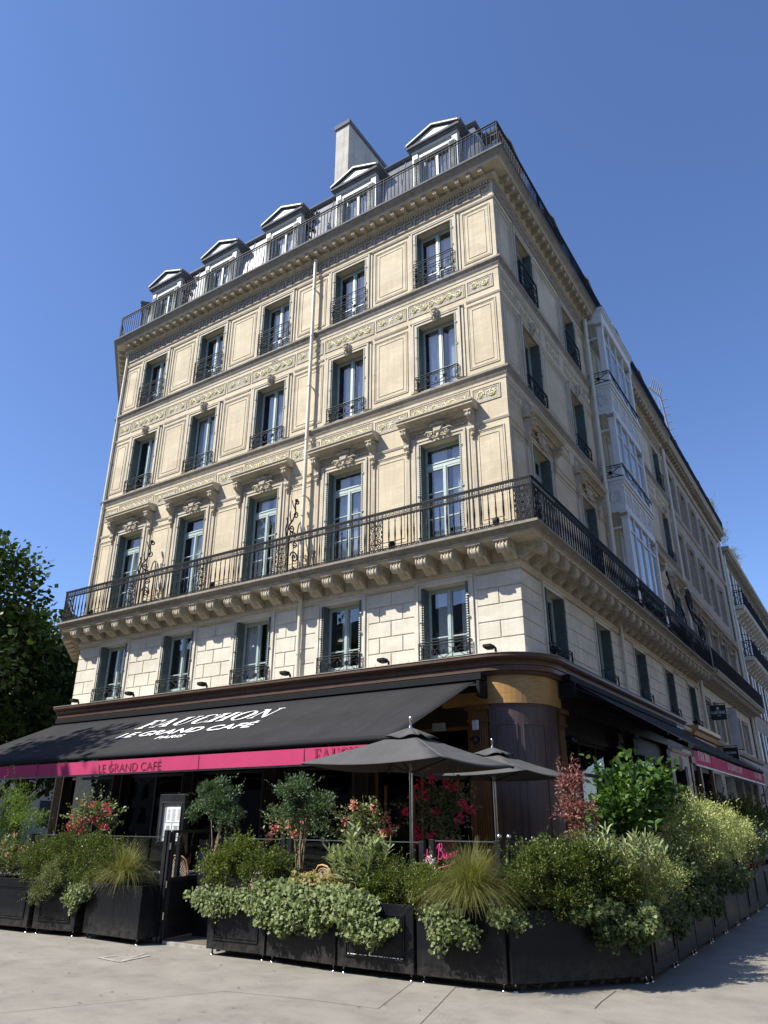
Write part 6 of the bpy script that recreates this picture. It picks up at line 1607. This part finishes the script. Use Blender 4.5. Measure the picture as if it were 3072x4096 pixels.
# flowering shrubs
def azalea(label,cs,fl,seed,mat='flower',leaf=.055,nc=60,base=None,fs=.036):
    e=plant('flowering_shrub',label,'shrub'); bush('x','','shrub',cs,nc,14,.09,leaf,.62,LM['oleander'],seed,'r',parent=e,inner=.15,up=.1)
    flowers(e,fl,.055,seed,mat,34,fs*1.25); c=cs[0][0]; b_=base or (c[0],c[1],.5)
    stems(e,[([b_,((b_[0]+c[0])/2+.02,c[1],(b_[2]+c[2])/2),c],.012,.004)]+[([c,(f[0],f[1]+.02,f[2])],.005,.003) for f in fl[:8]],'darkbark'); return e
azalea('crimson flowering shrub standing behind the left hedge',[((-6.1,-5.3,1.60),(.46,.28,.24),1)],[(-6.42,-5.32,1.86),(-6.08,-5.35,1.82),(-5.75,-5.33,1.80),(-6.38,-5.38,1.52),(-6.30,-5.38,1.60),(-6.62,-5.36,1.50),(-6.05,-5.4,1.62),(-5.85,-5.4,1.60),(-5.68,-5.36,1.48),(-6.5,-5.38,1.66),(-5.66,-5.33,1.70),(-6.2,-5.4,1.40)],80,nc=75)
azalea('large crimson flowering shrub by the nearer parasol pole',[((.46,-4.55,1.78),(.40,.26,.30),1),((.50,-4.6,1.45),(.28,.2,.22),.6)],[(.20,-4.7,2.06),(.42,-4.72,2.12),(.66,-4.7,2.07),(.78,-4.7,2.02),(.02,-4.75,1.72),(.52,-4.8,1.70),(.84,-4.75,1.62),(.98,-4.7,1.72),(.15,-4.78,1.52),(.24,-4.8,1.44),(.45,-4.82,1.40),(.72,-4.8,1.33),(.60,-4.8,1.22),(.30,-4.75,1.92),(.10,-4.72,1.90),(.88,-4.72,1.80),(.52,-4.8,1.28),(.20,-4.78,1.36)],81,nc=95)
azalea('salmon flowering shrub partly behind the right small standard tree',[((-.95,-4.4,1.50),(.42,.26,.28),1)],[(-.62,-4.6,1.78),(-.42,-4.6,1.62),(-.45,-4.62,1.42),(-.60,-4.62,1.32),(-1.05,-4.62,1.45),(-1.15,-4.62,1.60),(-.80,-4.62,1.25),(-1.0,-4.6,1.80),(-.35,-4.6,1.50)],82,'pinkflower')
azalea('salmon flowering shrub between the two small standard trees',[((-2.3,-4.4,1.50),(.34,.26,.26),1)],[(-2.05,-4.6,1.72),(-2.2,-4.6,1.55),(-2.5,-4.62,1.48),(-2.6,-4.62,1.35),(-2.1,-4.62,1.40),(-1.95,-4.6,1.60),(-2.4,-4.6,1.68)],83,'pinkflower')
e=plant('white_rose','single white pink rose head above the small box bushes','flower'); flowers(e,[(.95,-5.75,1.17)],.04,84,'whiteflower',50,.035); stems(e,[([(.95,-5.8,.7),(.95,-5.76,1.15)],.004,.003)])
g_=np.random.default_rng(5); nl=140
PP=np.stack([g_.uniform(-7,5,nl),g_.uniform(-10.5,-6.4,nl),np.full(nl,.008)],1); a_=g_.random(nl)*6.28
V_,F_=leaf_mesh(PP,np.stack([np.cos(a_),np.sin(a_),0*a_],1),np.tile([0,0,1.0],(nl,1))+g_.normal(size=(nl,3))*.15,.02+.03*g_.random(nl),.5)
o=mesh_np('leaf_litter',V_,F_,4,M['darkbark']); o['kind']='stuff'; o['label']='scattered dry leaves and specks on the pavement'
# standard trees
def standard(x,label,seed,y=-5.2):
    e=plant('standard_tree',label,'small tree','small blue green standard trees in black pots')
    g=random.Random(seed*3); cs_=[((x+g.uniform(-.42,.42),y+g.uniform(-.22,.22),1.72+g.uniform(-.12,.16)),(.20,.18,.08),1) for _ in range(7)]+[((x+g.uniform(-.22,.22),y+g.uniform(-.15,.15),1.98+g.uniform(-.06,.08)),(.22,.2,.09),1.2) for _ in range(4)]+[((x,y,2.10),(.18,.16,.07),.6),((x-.5,y,1.66),(.14,.14,.07),.5),((x+.30,y,1.50),(.30,.2,.12),.6)]
    bush('x','','',cs_,250,38,.075,.040,.50,LM['topiary'],seed,parent=e,inner=.25,child='crown',sprig=.15)
    it=[]
    g=random.Random(seed)
    for k in range(6):
        dx=g.uniform(-.28,.30); it.append(([(x+g.uniform(-.07,.07),y+g.uniform(-.06,.06),.90),(x+dx*.35,y,1.30),(x+dx,y+g.uniform(-.1,.1),1.75)],.013,.006))
    stems(e,it,'bark','trunk')
    b=MB(); b.box(x-.16,x+.16,y-.16,y+.16,.035,.98); b.obj('pot',M['black'],e,bevel=.01)
standard(-3.18,'left small standard tree with a rounded blue green crown, right of the gate glass',90)
standard(-1.50,'right small standard tree with a rounded blue green crown, behind the dome shaped box bush',91)

# ------------------------------------------------------------------ large trees
def tree(label,base,h,cr,seed,nc,per,leaf,group='plane trees beyond the building',clr=.85):
    e=plant('plane_tree',label,'tree',group); g=np.random.default_rng(seed); x,y=base
    b=MB(); b.tube([(x,y,0),(x+.1,y,h*.2),(x-.05,y+.1,h*.45),(x,y,h*.8)],[.38,.30,.22,.08],10)
    cs=[]
    for k in range(13):
        a=k*2.4+g.random(); t=.35+.6*g.random(); r=cr*(.45+.5*g.random())*(1.15-abs(t-.6)); p=(x+r*math.cos(a),y+r*math.sin(a),h*t)
        b.tube([(x,y,h*t*.55),((x+p[0])/2,(y+p[1])/2,h*t*.85),p],[.13,.08,.03],6)
        q=cr*(.30+.16*g.random()); cs.append((p,(q,q,q*.8),1))
    cs.append(((x,y,h*.86),(cr*.42,cr*.42,h*.13),1.3)); cs.append(((x,y,h*.6),(cr*.55,cr*.55,h*.2),1))
    b.obj('trunk',M['darkbark'],e)
    bush('x','','',cs,nc,per,clr,leaf,.9,LM['plane'],seed,parent=e,inner=.35,child='crown',up=0,sprig=0)
tree('tallest plane tree at the left edge, its dark crown cut by the picture edge',(-24.5,-1.2),11.0,5.2,100,560,60,.24)
tree('plane tree crown right behind the left end of the front awning',(-25.5,5.2),10.0,4.2,101,420,52,.22)
tree('smaller plane tree seen just beside the left wall of the corner building',(-31.0,11.5),12.0,4.2,102,300,52,.26)
tree('plane tree whose shade falls on the left end of the front awning',(-18.6,-12.8),15.0,4.0,103,300,44,.30,'plane trees in front of the terrace')
def olive(c,label,seed):
    e=plant('olive_shrub',label,'shrub','potted olives on the roof terraces'); bush('x','','',[(c,(.35,.6,.6),1),((c[0],c[1]+.2,c[2]+.5),(.25,.4,.35),.6)],60,20,.18,.10,.3,LM['olive'],seed,parent=e,inner=.1)
    stems(e,[([(c[0],c[1],c[2]-1.4),(c[0],c[1],c[2]-.5),c],.03,.01)])
    b=MB(); b.box(c[0]-.3,c[0]+.3,c[1]-.3,c[1]+.3,c[2]-1.9,c[2]-1.3); b.obj('pot',M['black'],e)
p=rw(33.6,-.1,19.9); olive(p,'olive shrub on the roof terrace at the end of the plain neighbouring building',110)
p=rw(37.0,-.1,19.3); olive(p,'first olive shrub on the farthest roof, just past the drainpipe',111)
p=rw(41.5,-.1,19.0); olive(p,'farther olive shrub on the farthest roof',112)
# roof antennas
def antenna(label,A_,B_,C__,o):
    sc_=1.7
    e=empty('roof_antenna'); tag(e,label,'antenna','spiked metal antenna frames on the roofs'); b=MB(True)
    for a,c in ((A_,B_),(B_,C__)):
        b.tube([(a[0],o,a[1]),(c[0],o,c[1])],.05,5)
    b.obj('frame',M['lampglass'],e,RM)
    f=MB(True)
    for a,c,n in ((A_,B_,6),(B_,C__,9)):
        dx,dz=c[0]-a[0],c[1]-a[1]; l=math.hypot(dx,dz); nx,nz=-dz/l,dx/l
        if nz<0 and a is A_: nx,nz=-nx,-nz
        if a is B_ and nx<0: nx,nz=-nx,-nz
        for k in range(n):
            t=(k+.5)/n; x=a[0]+dx*t; z=a[1]+dz*t; f.add([(x-.03,o-.02,z-.03),(x+.03,o+.02,z+.03),(x+nx*.55+.1,o+.25,z+nz*.55)],[(0,1,2)]); f.tube([(x,o,z),(x+nx*.6,o+.3,z+nz*.6)],[.055,.015],4)
    f.obj('fins',M['lampglass'],e,RM)
    s=MB(True)
    for t in (.4,.75): x=A_[0]+(B_[0]-A_[0])*t; z=A_[1]+(B_[1]-A_[1])*t; s.tube([(x,o,z),(x+.1,o-.1,z-3.0)],.022,5)
    s.obj('mast',M['steel'],e,RM)
antenna('spiked metal antenna frame on the roof beyond the oriel',(21.5,22.9),(24.6,24.0),(26.6,20.6),-.5)
antenna('spiked metal antenna frame on the farthest roof at the right edge',(44.0,19.6),(47.0,19.9),(52.0,17.6),-.4)
# hanging signs
def hsign(label,s0,s1,z0,z1,o,mat,texts,th=.05):
    e=empty('hanging_sign',rw((s0+s1)/2,o,(z0+z1)/2)); e.rotation_euler=(0,0,0); tag(e,label,'sign'); return e
def blade(label,s,o0,o1,z0,z1,mat,texts):
    """sign board standing out from the wall, facing back along the street"""
    e=empty('hanging_sign',(0,0,0),R(0)); e.matrix_local=T(rw(s,0,0))@Matrix.Rotation(TH,4,'Z'); tag(e,label,'sign')
    b=MB(); b.box(o0,o1,-.04,.04,z0,z1); b.obj('board',M[mat],e,bevel=.01)
    b=MB(); b.tube([(0,0,z1+.06),(o1,0,z1+.06)],.015,6); b.tube([(0,0,z0+.1),(o0,0,z0+.1)],.015,6); b.obj('bracket',M['iron'],e)
    for t,xx,zz,w_,h_ in texts:
        me=fauchon_mesh(w_,h_) if t=='F' else text_mesh(t,w_,h_,0,.008)
        me.obj('lettering',M['lampglass'] if 0 else M['letter'],e,T((xx,-.043,zz)),normals=False)
    return e
blade('dark green hanging sign with a small white emblem and white lettering',20.0,.12,.73,5.52,6.13,'signgreen',[('FURTERER',.15,5.76,.54,.11),('PARIS',.36,5.68,.14,.035),('RENE',.33,5.895,.20,.025)])
e=[o for o in bpy.data.objects if o.name.startswith('hanging_sign')][-1]
b=MB()
for sx in (0,.05):
    for sz in (0,.05): b.box(.37+sx,.412+sx,-.045,-.041,5.95+sz,5.992+sz)
b.obj('emblem',M['letter'],e)
blade('small black hanging sign with white lettering above the side street awning',20.0,.35,.92,3.90,4.41,'black',[('F',.43,4.16,.41,.085),('PARIS',.58,4.07,.1,.02)])
e=empty('hanging_banner',(0,0,0)); e.matrix_local=T(rw(23.2,0,0))@Matrix.Rotation(TH,4,'Z'); tag(e,'tall narrow pale cloth banner hanging edge on past the green sign','banner')
b=MB(); b.box(.34,.68,-.012,.012,4.6,6.35); b.obj('cloth',M['bannerwhite'],e); b=MB(); b.tube([(0,0,6.38),(.7,0,6.38)],.018,6); b.tube([(0,0,4.57),(.7,0,4.57)],.018,6); b.obj('rod',M['iron'],e)
# grey awning of the shop beyond
A=empty('shop_awning'); tag(A,'plain grey awning of the next shop beyond the side awning','awning')
b=MB(True); b.add([(22.3,.35,4.35),(33,.35,4.35),(33,2.0,3.25),(22.3,2.0,3.25),(33,2.0,2.95),(22.3,2.0,2.95)],[(0,1,2,3),(3,2,4,5)]); b.obj('fabric',M['chim'],A,RM,normals=False)
b=MB(True); b.tube([(22.3,2.0,3.24),(33,2.0,3.24)],.04,6); b.obj('front_bar',M['iron'],A,RM)
# small wall camera and air unit on the neighbour
b=MB(); b.box(-.06,.06,-.30,0,-.05,.05); b.box(-.10,.10,-.04,.0,-.12,.12); q=b.obj('wall_lamp',M['white']); q.matrix_local=RM@T((19.0,-.0,10.9)); tag(q,'small white lamp fixed beside the upper drainpipe of the plain building','lamp')

# street trees behind the viewpoint, mirrored in the windows
tsrc=[o for o in bpy.data.objects if o.name.startswith('plane_tree')][0]
for x,y in ((-26,-34),(-16,-37),(-6,-39),(5,-40),(16,-38)):
    c=copy_tree(tsrc,None,T((x+24.5,y+1.0,0))); c['label']='plane tree in the row behind the viewpoint, mirrored in the upper windows'; c['group']='plane trees in the row behind the viewpoint'
B_=empty('kiosk',(-31,-1.0,0),R(35)); tag(B_,'grey kiosk glimpsed under the left end of the front awning','kiosk')
b=MB(); b.box(-3,3,-2,2,.0,3.0); b.obj('body',M['lampglass'],B_,bevel=.05); b=MB(); b.box(-3.3,3.3,-2.3,2.3,3.0,3.25); b.obj('roof',M['zinc_dark'],B_)
def block(label,x0,x1,y0,y1,h,face):
    B=empty('street_building'); tag(B,label,'building')
    b=MB(); b.box(x0,x1,y0,y1,0,h); b.obj('wall',M['stone_far'],B); b=MB(); b.box(x0-.4,x1+.4,y0-.4,y1+.4,h,h+.5); b.box(x0+1,x1-1,y0+1,y1-1,h+.5,h+3.2); b.obj('roof',M['zinc_dark'],B)
    b=MB(); z=1.0
    while z<h-2.4:
        if face=='y':
            x=x0+1.5
            while x<x1-1.5: b.box(x,x+1.3,y1-.1,y1+.03,z,z+2.0); x+=3
        else:
            y=y0+1.5
            while y<y1-1.5: b.box(x1-.1,x1+.03,y,y+1.3,z,z+2.0); y+=3
        z+=3.3
    b.obj('windows',M['room'],B)
block('long stone building across the boulevard behind the viewpoint, mirrored in the glass',-90,70,-72,-56,21,'y')
block('distant stone building behind the plane trees at the left',-75,-52,-8,45,11,'x')
# ------------------------------------------------------------------ light, sky, camera
SUNV=Vector((-.70,-.80,1.16)).normalized()
el=math.asin(SUNV.z); az=math.atan2(SUNV.x,SUNV.y)
w=bpy.data.worlds.new('World'); scene.world=w; w.use_nodes=True; nt=w.node_tree
bg=nt.nodes['Background']; sky=nt.nodes.new('ShaderNodeTexSky'); sky.sky_type='NISHITA'; sky.sun_disc=False; sky.sun_elevation=el; sky.sun_rotation=az
sky.altitude=50; sky.air_density=1.0; sky.dust_density=.35; sky.ozone_density=6.5
L(nt,mixc(nt,1.0,sky.outputs[0],(.97,.96,1.08),'MULTIPLY'),bg.inputs[0]); bg.inputs[1].default_value=.115
sd=bpy.data.lights.new('sun','SUN'); sd.energy=5.0; sd.angle=R(.5); sd.color=(1.0,.95,.86)
so=bpy.data.objects.new('sun',sd); COL.objects.link(so); so.rotation_euler=SUNV.to_track_quat('Z','Y').to_euler()
hc=15.2; a0=R(-22.27)
cd=bpy.data.cameras.new('camera'); cam=bpy.data.objects.new('camera',cd); COL.objects.link(cam); scene.camera=cam
cd.sensor_fit='HORIZONTAL'; cd.sensor_width=36; cd.lens=36*2915.9/3072; cd.clip_start=.05; cd.clip_end=600
y_,p_,r_=R(33.37),R(22.94),R(.185)
f=Vector((-math.sin(y_)*math.cos(p_),math.cos(y_)*math.cos(p_),math.sin(p_))); rt=Vector((math.cos(y_),math.sin(y_),0)); up=rt.cross(f)
rt2=rt*math.cos(r_)+up*math.sin(r_); up2=-rt*math.sin(r_)+up*math.cos(r_)
mat=Matrix((rt2,up2,-f)).transposed().to_4x4(); mat.translation=Vector((-hc*math.sin(a0),-hc*math.cos(a0),1.6)); cam.matrix_world=mat
scene.view_settings.view_transform='Standard'; scene.view_settings.look='None'; scene.view_settings.exposure=.68; scene.view_settings.gamma=1
scene.cycles.max_bounces=6; scene.cycles.transparent_max_bounces=12; scene.cycles.diffuse_bounces=3; scene.cycles.glossy_bounces=3
try:
    scene.cycles.use_denoising=True; scene.cycles.denoiser='OPENIMAGEDENOISE'
except Exception: pass
